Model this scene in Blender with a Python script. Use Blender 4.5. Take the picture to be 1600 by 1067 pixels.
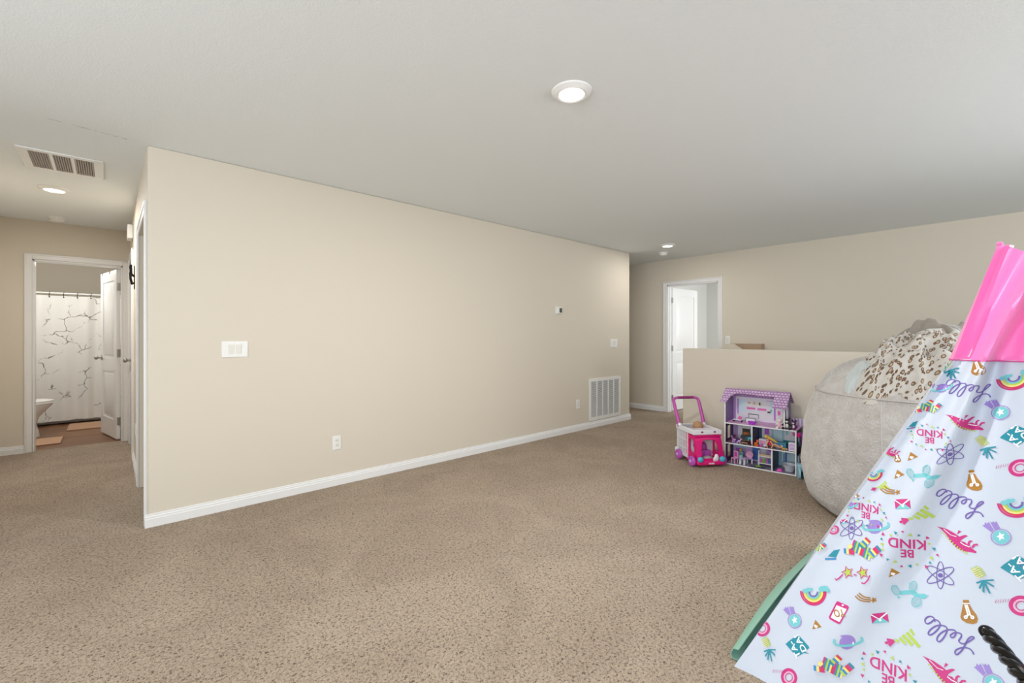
import bpy, bmesh, math, random
from mathutils import Vector, Matrix, noise
random.seed(7)
for o in list(bpy.data.objects): bpy.data.objects.remove(o)
scn = bpy.context.scene
COL = scn.collection
PI = math.pi

# ------------------------------------------------------------------ camera
CAM_H = 1.22; FPX = 693.0; HOR = 525.0
AF = math.radians(47.7)
FX, FY = math.cos(AF), math.sin(AF)          # forward
RX, RY = math.sin(AF), -math.cos(AF)         # right
cam = bpy.data.cameras.new('camera'); camo = bpy.data.objects.new('camera', cam); COL.objects.link(camo)
camo.location = (0, 0, CAM_H); camo.rotation_euler = (PI/2, 0, AF - PI/2)
cam.sensor_width = 36; cam.lens = FPX/1600*36; cam.shift_y = -(533.5-HOR)/1600; cam.clip_start = .02
scn.camera = camo

# ------------------------------------------------------------------ world, lights, exposure
w = bpy.data.worlds.new('world'); scn.world = w; w.use_nodes = True
w.node_tree.nodes['Background'].inputs[0].default_value = (.86, .93, 1, 1)
w.node_tree.nodes['Background'].inputs[1].default_value = 1.0
scn.view_settings.view_transform = 'Standard'; scn.view_settings.look = 'None'
scn.view_settings.gamma = 1; scn.view_settings.use_curve_mapping = False
scn.view_settings.exposure = 0.13

def area(name, loc, rot, sx, sy, power, col=(1, 1, 1)):
    l = bpy.data.lights.new(name, 'AREA'); l.shape = 'RECTANGLE'; l.size = sx; l.size_y = sy
    l.energy = power; l.color = col
    o = bpy.data.objects.new(name, l); COL.objects.link(o); o.location = loc; o.rotation_euler = rot
    return o
# daylight fill through unseen windows added behind and to the right of the camera
area('fill_light_back', (-2.42, .3, 1.35), (0, -PI/2-.14, 0), 1.7, 3.6, 104, (.89, .95, 1))
area('fill_light_right', (3.5, -2.72, 1.35), (PI/2+.2, 0, 0), 2.8, 1.7, 74, (.89, .95, 1))
area('window_light_bedroom', (8.6, .95, 1.5), (PI/2, 0, 0), 1.8, 1.4, 50, (.95, .98, 1))

# ------------------------------------------------------------------ helpers
def lin(c):
    return tuple(((v/255)/12.92 if v/255 <= .04045 else ((v/255+.055)/1.055)**2.4) for v in c)
def direction(px, py):
    u = (px-800)/FPX
    return Vector((FX+u*RX, FY+u*RY, (HOR-py)/FPX))
def at(px, py, X=None, Y=None, Z=None):
    d = direction(px, py)
    t = X/d.x if X is not None else (Y/d.y if Y is not None else (Z-CAM_H)/d.z)
    return Vector((0, 0, CAM_H)) + d*t

MATS = {}
def mat(name, col, rough=.6, metal=0, emit=0, bump=None, var=None, spec=.5, sheen=0, trans=0):
    if name in MATS: return MATS[name]
    m = bpy.data.materials.new(name); m.use_nodes = True; nt = m.node_tree; b = nt.nodes['Principled BSDF']
    c = (*lin(col), 1)
    b.inputs['Base Color'].default_value = c; b.inputs['Roughness'].default_value = rough
    b.inputs['Metallic'].default_value = metal; b.inputs['Specular IOR Level'].default_value = spec
    if sheen: b.inputs['Sheen Weight'].default_value = sheen
    if emit: b.inputs['Emission Color'].default_value = c; b.inputs['Emission Strength'].default_value = emit
    tc = nt.nodes.new('ShaderNodeTexCoord')
    if bump:
        n = nt.nodes.new('ShaderNodeTexNoise'); n.inputs['Scale'].default_value = bump[0]; n.inputs['Detail'].default_value = 3
        bp = nt.nodes.new('ShaderNodeBump'); bp.inputs['Strength'].default_value = bump[1]; bp.inputs['Distance'].default_value = bump[2]
        nt.links.new(tc.outputs['Object'], n.inputs['Vector']); nt.links.new(n.outputs[0], bp.inputs['Height'])
        nt.links.new(bp.outputs[0], b.inputs['Normal'])
    if var:                                          # (scale, second colour)
        n = nt.nodes.new('ShaderNodeTexNoise'); n.inputs['Scale'].default_value = var[0]; n.inputs['Detail'].default_value = 5
        r = nt.nodes.new('ShaderNodeValToRGB'); r.color_ramp.elements[0].position = .35; r.color_ramp.elements[1].position = .65
        r.color_ramp.elements[0].color = c; r.color_ramp.elements[1].color = (*lin(var[1]), 1)
        nt.links.new(tc.outputs['Object'], n.inputs['Vector']); nt.links.new(n.outputs[0], r.inputs[0]); nt.links.new(r.outputs[0], b.inputs['Base Color'])
    MATS[name] = m
    return m

class MB:
    def __init__(s): s.v = []; s.f = []; s.mi = []; s.m = 0
    def add(s, vs, fs):
        k = len(s.v); s.v += [Vector(v) for v in vs]
        for f in fs: s.f.append([k+i for i in f]); s.mi.append(s.m)
        return s
    def box(s, a, b, M=None):
        (x0, y0, z0), (x1, y1, z1) = a, b
        vs = [Vector(p) for p in ((x0,y0,z0),(x1,y0,z0),(x1,y1,z0),(x0,y1,z0),(x0,y0,z1),(x1,y0,z1),(x1,y1,z1),(x0,y1,z1))]
        if M: vs = [M @ v for v in vs]
        return s.add(vs, [(0,3,2,1),(4,5,6,7),(0,1,5,4),(1,2,6,5),(2,3,7,6),(3,0,4,7)])
    def hexa(s, bottom, top):
        return s.add(list(bottom)+list(top), [(0,3,2,1),(4,5,6,7),(0,1,5,4),(1,2,6,5),(2,3,7,6),(3,0,4,7)])
    def tube(s, pts, r, n=10, closed=False, cap=True, flat=1.0):
        pts = [Vector(p) for p in pts]; N = len(pts); rs = r if isinstance(r, (list, tuple)) else [r]*N
        up = None; rings = []
        for i, p in enumerate(pts):
            if closed: t = pts[(i+1) % N]-pts[i-1]
            else: t = pts[min(i+1, N-1)]-pts[max(i-1, 0)]
            t.normalize()
            if up is None: up = Vector((0,0,1)) if abs(t.z) < .9 else Vector((1,0,0))
            a = t.cross(up).normalized(); up = a.cross(t).normalized()
            rings.append([p+(a*math.cos(2*PI*j/n)+up*math.sin(2*PI*j/n)*flat)*rs[i] for j in range(n)])
        k = len(s.v); vs = [v for ring in rings for v in ring]; fs = []
        for i in range(N if closed else N-1):
            i2 = (i+1) % N
            for j in range(n): fs.append((i*n+j, i*n+(j+1) % n, i2*n+(j+1) % n, i2*n+j))
        if cap and not closed: fs += [tuple(range(n))[::-1], tuple((N-1)*n+j for j in range(n))]
        return s.add(vs, fs)
    def cyl(s, a, b, r0, r1=None, n=20): return s.tube([a, b], [r0, r0 if r1 is None else r1], n)
    def ball(s, c, r, nu=16, nv=10, M=None):
        c = Vector(c); r = Vector(r) if hasattr(r, '__len__') else Vector((r,r,r)); vs = []
        for i in range(1, nv):
            ph = PI*i/nv
            for j in range(nu):
                th = 2*PI*j/nu; vs.append(Vector((r.x*math.sin(ph)*math.cos(th), r.y*math.sin(ph)*math.sin(th), r.z*math.cos(ph))))
        vs += [Vector((0,0,r.z)), Vector((0,0,-r.z))]
        if M: vs = [M @ v for v in vs]
        vs = [v+c for v in vs]; fs = []; T = (nv-1)*nu; B = T+1
        for i in range(nv-2):
            for j in range(nu): fs.append((i*nu+j, (i+1)*nu+j, (i+1)*nu+(j+1) % nu, i*nu+(j+1) % nu))
        for j in range(nu): fs += [(T, j, (j+1) % nu), (B, (nv-2)*nu+(j+1) % nu, (nv-2)*nu+j)]
        return s.add(vs, fs)
    def lathe(s, prof, c=(0,0,0), n=28, sx=1, sy=1, M=None):
        vs = []; c = Vector(c)
        for r, z in prof:
            for j in range(n):
                v = Vector((r*sx*math.cos(2*PI*j/n), r*sy*math.sin(2*PI*j/n), z))
                if M: v = M @ v
                vs.append(v+c)
        fs = [(i*n+j, i*n+(j+1) % n, (i+1)*n+(j+1) % n, (i+1)*n+j) for i in range(len(prof)-1) for j in range(n)]
        if prof[0][0] > 1e-4: fs.append(tuple(range(n))[::-1])
        if prof[-1][0] > 1e-4: fs.append(tuple((len(prof)-1)*n+j for j in range(n)))
        return s.add(vs, fs)
    def prism(s, poly, o, ux, uy, th):               # 2D polygon in plane (ux,uy) thickened along the normal
        o, ux, uy = Vector(o), Vector(ux), Vector(uy); nrm = ux.cross(uy).normalized()*th; n = len(poly)
        a = [o+ux*p[0]+uy*p[1] for p in poly]; b = [v+nrm for v in a]
        fs = [tuple(range(n))[::-1], tuple(range(n, 2*n))]+[(i, (i+1) % n, n+(i+1) % n, n+i) for i in range(n)]
        return s.add(a+b, fs)
    def frame(s, x0, x1, z0, z1, hx0, hx1, hz0, hz1, y0, y1):   # plate in xz with rectangular hole
        s.box((x0,y0,z0),(x1,y1,hz0)); s.box((x0,y0,hz1),(x1,y1,z1)); s.box((x0,y0,hz0),(hx0,y1,hz1)); return s.box((hx1,y0,hz0),(x1,y1,hz1))
    def build(s, name, mats, parent=None, bevel=0, seg=2, ang=35, subd=0, smooth=True, merge=True):
        me = bpy.data.meshes.new(name); me.from_pydata(s.v, [], s.f)
        mats = mats if isinstance(mats, (list, tuple)) else [mats]
        for m in mats: me.materials.append(m)
        for p, i in zip(me.polygons, s.mi): p.material_index = min(i, len(mats)-1)
        bm = bmesh.new(); bm.from_mesh(me)
        if merge: bmesh.ops.remove_doubles(bm, verts=bm.verts, dist=1e-6)
        bmesh.ops.recalc_face_normals(bm, faces=bm.faces)
        a = math.radians(ang)
        for e in bm.edges: e.smooth = len(e.link_faces) == 2 and e.calc_face_angle(0) <= a
        for f in bm.faces: f.smooth = smooth
        bm.to_mesh(me); bm.free()
        o = bpy.data.objects.new(name, me); COL.objects.link(o)
        if parent: o.parent = parent
        if bevel:
            b = o.modifiers.new('bevel', 'BEVEL'); b.width = bevel; b.segments = seg; b.limit_method = 'ANGLE'; b.angle_limit = math.radians(40)
        if subd:
            b = o.modifiers.new('sub', 'SUBSURF'); b.levels = subd; b.render_levels = subd
        return o

def tag(o, label=None, cat=None, group=None, kind=None):
    if label: o['label'] = label
    if cat: o['category'] = cat
    if group: o['group'] = group
    if kind: o['kind'] = kind
    return o
def thing(name, label, cat, loc=(0,0,0), rz=0, group=None):
    o = bpy.data.objects.new(name, None); o.empty_display_size = .05; COL.objects.link(o)
    o.location = loc; o.rotation_euler = (0, 0, rz)
    return tag(o, label, cat, group)
def struct(name, mb, m, label=None, **k): return tag(mb.build(name, m, **k), label, None, None, 'structure')

# ------------------------------------------------------------------ materials
WALL = mat('wall_paint', (220, 211, 196), .62, bump=(260, .12, .002), spec=.35)
CEIL = mat('ceiling_paint', (236, 241, 242), .85, bump=(140, .35, .003), spec=.2)
TRIM = mat('white_trim', (238, 238, 238), .35)
DOORW = mat('white_door_paint', (240, 240, 240), .3)
WHITE = mat('white_plastic', (240, 240, 238), .35)
IVORY = mat('off_white_plastic', (232, 230, 222), .4)
DARK = mat('dark_gap', (30, 30, 30), .8)
STEEL = mat('satin_nickel', (170, 168, 162), .32, 1)
BLACKM = mat('black_metal', (30, 27, 25), .45, .6)
PORC = mat('porcelain', (240, 240, 238), .12)
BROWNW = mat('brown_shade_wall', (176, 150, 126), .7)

def carpet_material():
    m = bpy.data.materials.new('carpet_pile'); m.use_nodes = True; nt = m.node_tree; b = nt.nodes['Principled BSDF']; L = nt.links
    b.inputs['Roughness'].default_value = .95; b.inputs['Specular IOR Level'].default_value = .1; b.inputs['Sheen Weight'].default_value = .25
    tc = nt.nodes.new('ShaderNodeTexCoord')
    def noise_(sc, det, dist=0):
        n = nt.nodes.new('ShaderNodeTexNoise'); n.inputs['Scale'].default_value = sc; n.inputs['Detail'].default_value = det
        n.inputs['Distortion'].default_value = dist; L.new(tc.outputs['Object'], n.inputs['Vector']); return n
    tuft = noise_(105, 6, .9); fine = noise_(280, 3, .3); big = noise_(1.7, 7, 1.2)
    r1 = nt.nodes.new('ShaderNodeValToRGB'); e = r1.color_ramp.elements
    e[0].position = .34; e[0].color = (*lin((128, 100, 74)), 1); e[1].position = .58; e[1].color = (*lin((250, 228, 202)), 1)
    mid = e.new(.44); mid.color = (*lin((222, 196, 168)), 1)
    L.new(tuft.outputs[0], r1.inputs[0])
    r2 = nt.nodes.new('ShaderNodeValToRGB'); e = r2.color_ramp.elements
    e[0].position = .38; e[0].color = (.87, .85, .83, 1); e[1].position = .62; e[1].color = (1, 1, 1, 1)
    L.new(big.outputs[0], r2.inputs[0])
    r3 = nt.nodes.new('ShaderNodeValToRGB'); e = r3.color_ramp.elements
    e[0].position = .35; e[0].color = (.72, .68, .64, 1); e[1].position = .6; e[1].color = (1.0, 1.0, 1.0, 1)
    L.new(fine.outputs[0], r3.inputs[0])
    m1 = nt.nodes.new('ShaderNodeMixRGB'); m1.blend_type = 'MULTIPLY'; m1.inputs[0].default_value = 1
    m2 = nt.nodes.new('ShaderNodeMixRGB'); m2.blend_type = 'MULTIPLY'; m2.inputs[0].default_value = .7
    L.new(r1.outputs[0], m1.inputs[1]); L.new(r2.outputs[0], m1.inputs[2]); L.new(m1.outputs[0], m2.inputs[1]); L.new(r3.outputs[0], m2.inputs[2])
    L.new(m2.outputs[0], b.inputs['Base Color'])
    ad = nt.nodes.new('ShaderNodeMath'); ad.operation = 'ADD'; L.new(tuft.outputs[0], ad.inputs[0]); L.new(fine.outputs[0], ad.inputs[1])
    bp = nt.nodes.new('ShaderNodeBump'); bp.inputs['Strength'].default_value = 1; bp.inputs['Distance'].default_value = .022
    L.new(ad.outputs[0], bp.inputs['Height']); L.new(bp.outputs[0], b.inputs['Normal'])
    return m
CARPET = carpet_material()

def plank_material():
    m = bpy.data.materials.new('wood_plank_floor'); m.use_nodes = True; nt = m.node_tree; b = nt.nodes['Principled BSDF']; L = nt.links
    b.inputs['Roughness'].default_value = .45
    tc = nt.nodes.new('ShaderNodeTexCoord'); mp = nt.nodes.new('ShaderNodeMapping'); mp.inputs['Scale'].default_value = (1, 1, 1)
    br = nt.nodes.new('ShaderNodeTexBrick'); br.inputs['Scale'].default_value = 1; br.inputs['Brick Width'].default_value = 1.2; br.inputs['Row Height'].default_value = .15
    br.inputs['Mortar Size'].default_value = .003; br.inputs['Color1'].default_value = (*lin((128, 84, 52)), 1); br.inputs['Color2'].default_value = (*lin((158, 110, 72)), 1); br.inputs['Mortar'].default_value = (*lin((60, 38, 24)), 1)
    mp2 = nt.nodes.new('ShaderNodeMapping'); mp2.inputs['Scale'].default_value = (3, 40, 1)
    n = nt.nodes.new('ShaderNodeTexNoise'); n.inputs['Scale'].default_value = 1.5; n.inputs['Detail'].default_value = 4
    mx = nt.nodes.new('ShaderNodeMixRGB'); mx.blend_type = 'MULTIPLY'; mx.inputs[0].default_value = .5
    L.new(tc.outputs['Object'], mp.inputs[0]); L.new(mp.outputs[0], br.inputs[0]); L.new(tc.outputs['Object'], mp2.inputs[0]); L.new(mp2.outputs[0], n.inputs[0])
    L.new(br.outputs[0], mx.inputs[1]); L.new(n.outputs[0], mx.inputs[2]); L.new(mx.outputs[0], b.inputs['Base Color'])
    return m
PLANK = plank_material()

def marble_material():
    m = bpy.data.materials.new('marble_print_fabric'); m.use_nodes = True; nt = m.node_tree; b = nt.nodes['Principled BSDF']; L = nt.links
    b.inputs['Roughness'].default_value = .7
    tc = nt.nodes.new('ShaderNodeTexCoord'); mp = nt.nodes.new('ShaderNodeMapping'); mp.inputs['Scale'].default_value = (1, .02, 1)
    n = nt.nodes.new('ShaderNodeTexNoise'); n.inputs['Scale'].default_value = 7; n.inputs['Detail'].default_value = 8
    mx = nt.nodes.new('ShaderNodeMixRGB'); mx.inputs[0].default_value = .13
    v = nt.nodes.new('ShaderNodeTexVoronoi'); v.feature = 'DISTANCE_TO_EDGE'; v.inputs['Scale'].default_value = 6
    r = nt.nodes.new('ShaderNodeValToRGB'); r.color_ramp.elements[0].position = .004; r.color_ramp.elements[0].color = (1,1,1,1)
    r.color_ramp.elements[1].position = .03; r.color_ramp.elements[1].color = (0,0,0,1)
    k = nt.nodes.new('ShaderNodeTexNoise'); k.inputs['Scale'].default_value = 3.1; k.inputs['Detail'].default_value = 3
    kr = nt.nodes.new('ShaderNodeValToRGB'); kr.color_ramp.elements[0].position = .50; kr.color_ramp.elements[1].position = .56
    mu = nt.nodes.new('ShaderNodeMath'); mu.operation = 'MULTIPLY'
    cm = nt.nodes.new('ShaderNodeMixRGB'); cm.inputs[1].default_value = (*lin((236, 236, 233)), 1); cm.inputs[2].default_value = (*lin((84, 74, 66)), 1)
    L.new(tc.outputs['Object'], mp.inputs[0]); L.new(mp.outputs[0], n.inputs[0]); L.new(mp.outputs[0], mx.inputs[1]); L.new(n.outputs['Color'], mx.inputs[2])
    L.new(mx.outputs[0], v.inputs[0]); L.new(v.outputs['Distance'], r.inputs[0]); L.new(mp.outputs[0], k.inputs[0]); L.new(k.outputs[0], kr.inputs[0])
    L.new(r.outputs[0], mu.inputs[0]); L.new(kr.outputs[0], mu.inputs[1]); L.new(mu.outputs[0], cm.inputs[0]); L.new(cm.outputs[0], b.inputs['Base Color'])
    return m
MARBLE = marble_material()

# ------------------------------------------------------------------ the rooms
ZC = 2.44; T = .12
MW = 3.655            # face of the long beige wall
XA, XB = .184, 5.66   # its two ends
XF = 6.63             # far wall face
HB = 6.84             # hall back wall face
mb = MB(); mb.box((-2.6, -2.9, -.12), (10.2, HB+.06, 0)); struct('floor', mb, CARPET)
mb = MB(); mb.box((-1.5, HB+.06, -.12), (.42, 9.75, -.008)); struct('floor_bathroom', mb, PLANK)
mb = MB(); mb.box((-2.6, -2.9, ZC), (10.2, 9.8, ZC+.12)); CE = struct('ceiling', mb, CEIL)
mb = MB(); mb.box((XA, MW, 0), (XB, MW+T, ZC)); struct('wall_left', mb, WALL, bevel=.012, seg=3)
# hall side wall with a doorway and a closed door
mb = MB(); mb.box((XA, 4.66, 0), (XA+T, 5.80, ZC)); mb.box((XA, MW+T+.001, 2.03), (XA+T, 4.66, ZC)); mb.box((XA, 5.80, 2.03), (XA+T, 6.60, ZC)); mb.box((XA, 6.60, 0), (XA+T, HB, ZC)); mb.box((XA+.06, 5.80, 0), (XA+T, 6.60, 2.03))
struct('wall_hall_right', mb, WALL)
mb = MB(); mb.box((-.95-T, MW, 0), (-.95, HB, ZC)); mb.box((-2.6, MW, 0), (-.95-T, MW+T, ZC)); struct('wall_hall_left', mb, WALL)
BX0, BX1 = -.592, .125
mb = MB(); mb.box((-1.07, HB, 0), (BX0, HB+T, ZC)); mb.box((BX1, HB, 0), (.42, HB+T, ZC)); mb.box((BX0, HB, 2.03), (BX1, HB+T, ZC)); struct('wall_hall_back', mb, WALL)
mb = MB(); mb.box((-1.5, 9.6, 0), (.42, 9.72, ZC)); struct('wall_bathroom_back', mb, WALL)
mb = MB(); mb.box((-1.5, HB+T, 0), (-1.38, 9.6, ZC)); struct('wall_bathroom_left', mb, WALL)
mb = MB(); mb.box((.30, HB+T, 0), (.42, 9.6, ZC)); struct('wall_bathroom_right', mb, WALL)
# far wall with doorway
DY0, DY1 = 2.777, 3.592
mb = MB(); mb.box((XF, -2.9, 0), (XF+T, DY0, ZC)); mb.box((XF, DY1, 0), (XF+T, 6.5, ZC)); mb.box((XF, DY0, 2.03), (XF+T, DY1, ZC)); struct('wall_far', mb, WALL)
mb = MB(); mb.box((XB-T, MW+T, 0), (XB, 6.5, ZC)); struct('wall_far_hall', mb, WALL)
mb = MB(); mb.box((XB, 6.4, 0), (XF, 6.5, ZC)); struct('wall_far_hall_end', mb, WALL)
BED = mat('pale_grey_wall_paint', (226, 226, 222), .7)
mb = MB(); mb.box((XF+T, 4.5, 0), (10.2, 4.6, ZC)); struct('wall_bedroom_left', mb, BED)
mb = MB(); mb.box((10.1, .8, 0), (10.2, 4.5, ZC)); struct('wall_bedroom_far', mb, BED)
mb = MB(); mb.box((XF+T, .8, 0), (10.1, .9, ZC)); struct('wall_bedroom_right', mb, BED)
# walls behind the camera, with large window openings added for the fill lights
mb = MB(); mb.box((-2.6, -2.9, 0), (-2.5, -1.5, ZC)); mb.box((-2.6, 2.1, 0), (-2.5, MW, ZC)); mb.box((-2.6, -1.5, 0), (-2.5, 2.1, .5)); mb.box((-2.6, -1.5, 2.2), (-2.5, 2.1, ZC)); struct('wall_back', mb, WALL)
mb = MB(); mb.box((-2.6, -2.9, 0), (2.1, -2.8, ZC)); mb.box((4.9, -2.9, 0), (XF, -2.8, ZC)); mb.box((2.1, -2.9, 0), (4.9, -2.8, .5)); mb.box((2.1, -2.9, 2.2), (4.9, -2.8, ZC)); struct('wall_right', mb, WALL)
# half wall guarding the stairs
HX = 4.80; HH = 1.0825; HY = 2.41
mb = MB(); mb.box((HX, -2.8, 0), (HX+T, HY, HH)); struct('wall_half', mb, WALL, bevel=.012, seg=3)
# low sloping stair wall beside the far wall
mb = MB()
a = at(1128, 537, X=6.40); b_ = at(1145, 537, X=6.40); c_ = at(1160, 547, X=6.40)
zt = a.z
pts = [(a.y, 0), (a.y, zt), (b_.y, zt), (c_.y, c_.z), (1.2, .35), (1.2, 0)]
mb.prism(pts, (6.40, 0, 0), (0, 1, 0), (0, 0, 1), .06)
struct('trim_stair_wall', mb, WALL)
mb = MB(); mb.box((6.52, at(1190, 540, X=6.52).y, 0), (XF, at(1142, 540, X=6.52).y, at(1160, 537, X=6.52).z)); struct('trim_stair_shade', mb, BROWNW)  # brown box standing in for the shade in the niche behind the stair wall

# baseboards (stepped profile)
def baseboard(name, x0, y0, x1, y1, nx, ny, h=.083):
    d = Vector((x1-x0, y1-y0, 0)); L = d.length; d.normalize(); n = Vector((nx, ny, 0)); mb = MB()
    prof = [(0, 0), (.014, 0), (.014, .052), (.0105, .056), (.0105, .066), (.006, .071), (.006, .08), (0, .083)]
    o = Vector((x0, y0, 0)); k = len(prof)
    vs = [o+n*p[0]+Vector((0, 0, p[1]*h/.083)) for p in prof]; vs += [v+d*L for v in vs]
    fs = [tuple(range(k)), tuple(range(k, 2*k))[::-1]]+[(i, (i+1) % k, k+(i+1) % k, k+i) for i in range(k)]
    mb.add(vs, fs)
    return struct(name, mb, TRIM, ang=20)
baseboard('baseboard_left', XA-.014, MW, XB+.014, MW, 0, -1)
baseboard('baseboard_left_end', XA, MW, XA, MW+.022, -1, 0)
baseboard('baseboard_far_hall', XB, MW, XB, 6.4, 1, 0)
baseboard('baseboard_far', XF, DY1+.057, XF, 6.4, -1, 0)
baseboard('baseboard_far_right', XF, HY-.2, XF, DY0-.057, -1, 0)
baseboard('baseboard_hall_back', -.95, HB, BX0-.057, HB, 0, -1)
baseboard('baseboard_hall_right', XA, 4.72, XA, 5.743, -1, 0)
baseboard('baseboard_hall_left', -.95, 4.0, -.95, HB, 1, 0)
baseboard('baseboard_bedroom', XF+T, 4.5, 10.1, 4.5, 0, -1)

# casings: flat board with an outer bead, around openings
def casing(name, axis, c, nrm, a0, a1, h=2.03, w=.057, depth=.12, jamb=True):
    mb = MB()
    def bx(p0, p1, z0, z1, t0, t1):
        lo, hi = sorted((c+nrm*t0, c+nrm*t1))
        if axis == 'x': mb.box((p0, lo, z0), (p1, hi, z1))
        else: mb.box((lo, p0, z0), (hi, p1, z1))
    for s, e in ((a0-w, a0), (a1, a1+w)):
        out = s if s < a0 else e-.016
        bx(s, e, 0, h+w, 0, .012); bx(out, out+.016, 0, h+w, 0, .018)
    bx(a0, a1, h, h+w, 0, .012); bx(a0-w, a1+w, h+w-.016, h+w, 0, .0182)
    if jamb:
        bx(a0-.001, a0+.018, 0, h, .0005, -depth-.002); bx(a1-.018, a1+.001, 0, h, .0005, -depth-.002); bx(a0, a1, h-.018, h+.001, .0005, -depth-.002)
    return struct(name, mb, TRIM, bevel=.003, seg=1)
casing('trim_bathroom_door', 'x', HB, -1, BX0, BX1)
casing('trim_far_door', 'y', XF, -1, DY0, DY1)
casing('trim_hall_opening', 'y', XA, -1, 3.735, 4.66, jamb=False)
casing('trim_hall_door', 'y', XA, -1, 5.80, 6.60, jamb=True, depth=.058)

# interior doors: slab with two recessed moulded panels; built hinge at local x=0, leaf along +x, thickness +y
def door(name, label, loc, rz, w, h=2.0, knob=True, knobside=-1, hooks=False, hinges=True):
    d = thing(name, label, 'door', loc, rz); d['kind'] = 'structure'
    t = .035; mb = MB(); z0 = .012; s = .105
    zs = [(.23, .80), (.95, h-.12)]
    mb.box((0, 0, z0), (s, t, h)); mb.box((w-s, 0, z0), (w, t, h))
    mb.box((s, 0, z0), (w-s, t, zs[0][0])); mb.box((s, 0, zs[0][1]), (w-s, t, zs[1][0])); mb.box((s, 0, zs[1][1]), (w-s, t, h))
    for a, b in zs:
        mb.box((s, .009, a), (w-s, t-.009, b))
        m = .03
        for y0, y1, yo in ((.009, .002, 0), (t-.009, t-.002, t)):
            lo = [(s, y0, a), (w-s, y0, a), (w-s, y0, b), (s, y0, b)]
            q = [(s+m, y0, a+m), (w-s-m, y0, a+m), (w-s-m, y0, b-m), (s+m, y0, b-m)]
            q2 = [(s+m+.02, y1, a+m+.02), (w-s-m-.02, y1, a+m+.02), (w-s-m-.02, y1, b-m-.02), (s+m+.02, y1, b-m-.02)]
            mb.add(q+q2, [(0, 1, 5, 4), (1, 2, 6, 5), (2, 3, 7, 6), (3, 0, 4, 7), (4, 5, 6, 7)])
    mb.build('door_panel', DOORW, d, merge=False, ang=20)
    if hinges:
        for z in (.22, 1.02, 1.80):
            k = MB(); k.cyl((-.006, -.004, z-.045), (-.006, -.004, z+.045), .007, n=10); k.box((-.012, -.002, z-.044), (.0, .03, z+.044)); k.box((0, -.0025, z-.044), (.022, .0, z+.044))
            k.build('hinge', STEEL, d)
    if knob:
        for sg in ((-1, 1) if knob == 'both' else (knobside,)):
            y = 0 if sg < 0 else t
            k = MB(); k.cyl((w-.06, y, .95), (w-.06, y+sg*.008, .95), .03); k.cyl((w-.06, y, .95), (w-.06, y+sg*.04, .95), .011); k.ball((w-.06, y+sg*.055, .95), (.026, .02, .026))
            k.build('door_knob', STEEL, d)
    if hooks:
        for x in (w-.10, w-.42):
            k = MB(); k.box((x, -.004, h-.03), (x+.012, -.001, h+.004)); k.box((x, -.004, h+.0005), (x+.012, t+.004, h+.004)); k.box((x, t+.001, h-.03), (x+.012, t+.004, h+.004))
            k.build('over_door_hook', BLACKM, d)
    return d
door('door_1', 'white panel bathroom door standing open beside the marble print shower curtain', (.103, HB+T+.012, 0), math.radians(101.5), .70, knob='both', hooks=True)
door('door_2', 'white panel bedroom door standing open on the far wall, behind the half wall', (XF+T+.012, 3.566, 0), math.radians(-3.2), .785, knob='both')
door('door_3', 'closed white door on the right side of the left hallway', (XA+.045, 5.822, 0), PI/2, .755, knob='left', knobside=1, hinges=False)

# dark return in the hinge gap of the open bedroom door
mb = MB(); mb.box((XF+.035, DY1-.0185-.012, 0), (XF+.055, DY1-.018, 2.012)); mb.box((XF+.035, DY0+.018, 0), (XF+.055, DY0+.030, 2.012)); struct('trim_far_door_stop', mb, TRIM)

# ceiling tape joint crack, part of the ceiling
mb = MB()
for x0, x1 in ((75, 96), (112, 142), (146, 152), (157, 172), (176, 186), (190, 198)):
    for k in range(3):
        xa = x0+(x1-x0)*k/3; xb = x0+(x1-x0)*(k+1)/3
        f = lambda x: 185+(x-75)*.2617
        p = at(xa, f(xa), Z=ZC-.0006); q = at(xb, f(xb), Z=ZC-.0006); wd = random.uniform(.002, .006)
        mb.add([p, q, q+Vector((0, wd, 0)), p+Vector((0, wd*.6, 0))], [(0, 1, 2, 3)])
mb.build('ceiling_crack', mat('crack_shadow', (120, 120, 118), .9), CE)

# ------------------------------------------------------------------ ceiling fixtures
LENS = mat('lamp_lens', (255, 252, 245), .4, emit=6)
lamps = [((893, 143), 'round recessed ceiling light, nearest and largest, above the carpet', 30),
         ((85, 295), 'round recessed ceiling light in the left hallway beyond the air vent', 15),
         ((1043, 383), 'small distant round ceiling light near the bedroom door', 7)]
for (px, py), lab, pw in lamps:
    p = at(px, py, Z=ZC)
    t = thing('ceiling_light', lab, 'ceiling light', p, 0, 'recessed ceiling lights')
    m = MB(); m.lathe([(.062, -.0155), (.066, -.019), (.075, -.020), (.098, -.006), (.100, 0), (.062, 0)], n=48); m.build('trim_ring', WHITE, t)
    m = MB(); m.lathe([(0, -.0195), (.05, -.0185), (.064, -.015), (.064, -.004), (0, -.004)], n=40); m.build('lens', LENS, t)
    l = bpy.data.lights.new('downlight', 'AREA'); l.shape = 'DISK'; l.size = .12; l.energy = pw; l.color = (1, .96, .9)
    lo = bpy.data.objects.new('downlight', l); COL.objects.link(lo); lo.location = (p.x, p.y, ZC-.03)
l = bpy.data.lights.new('bathroom_lamp', 'POINT'); l.energy = 21; l.color = (1, .98, .95); l.shadow_soft_size = .12
lo = bpy.data.objects.new('bathroom_lamp', l); COL.objects.link(lo); lo.location = (-.5, 7.7, 2.2)
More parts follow.
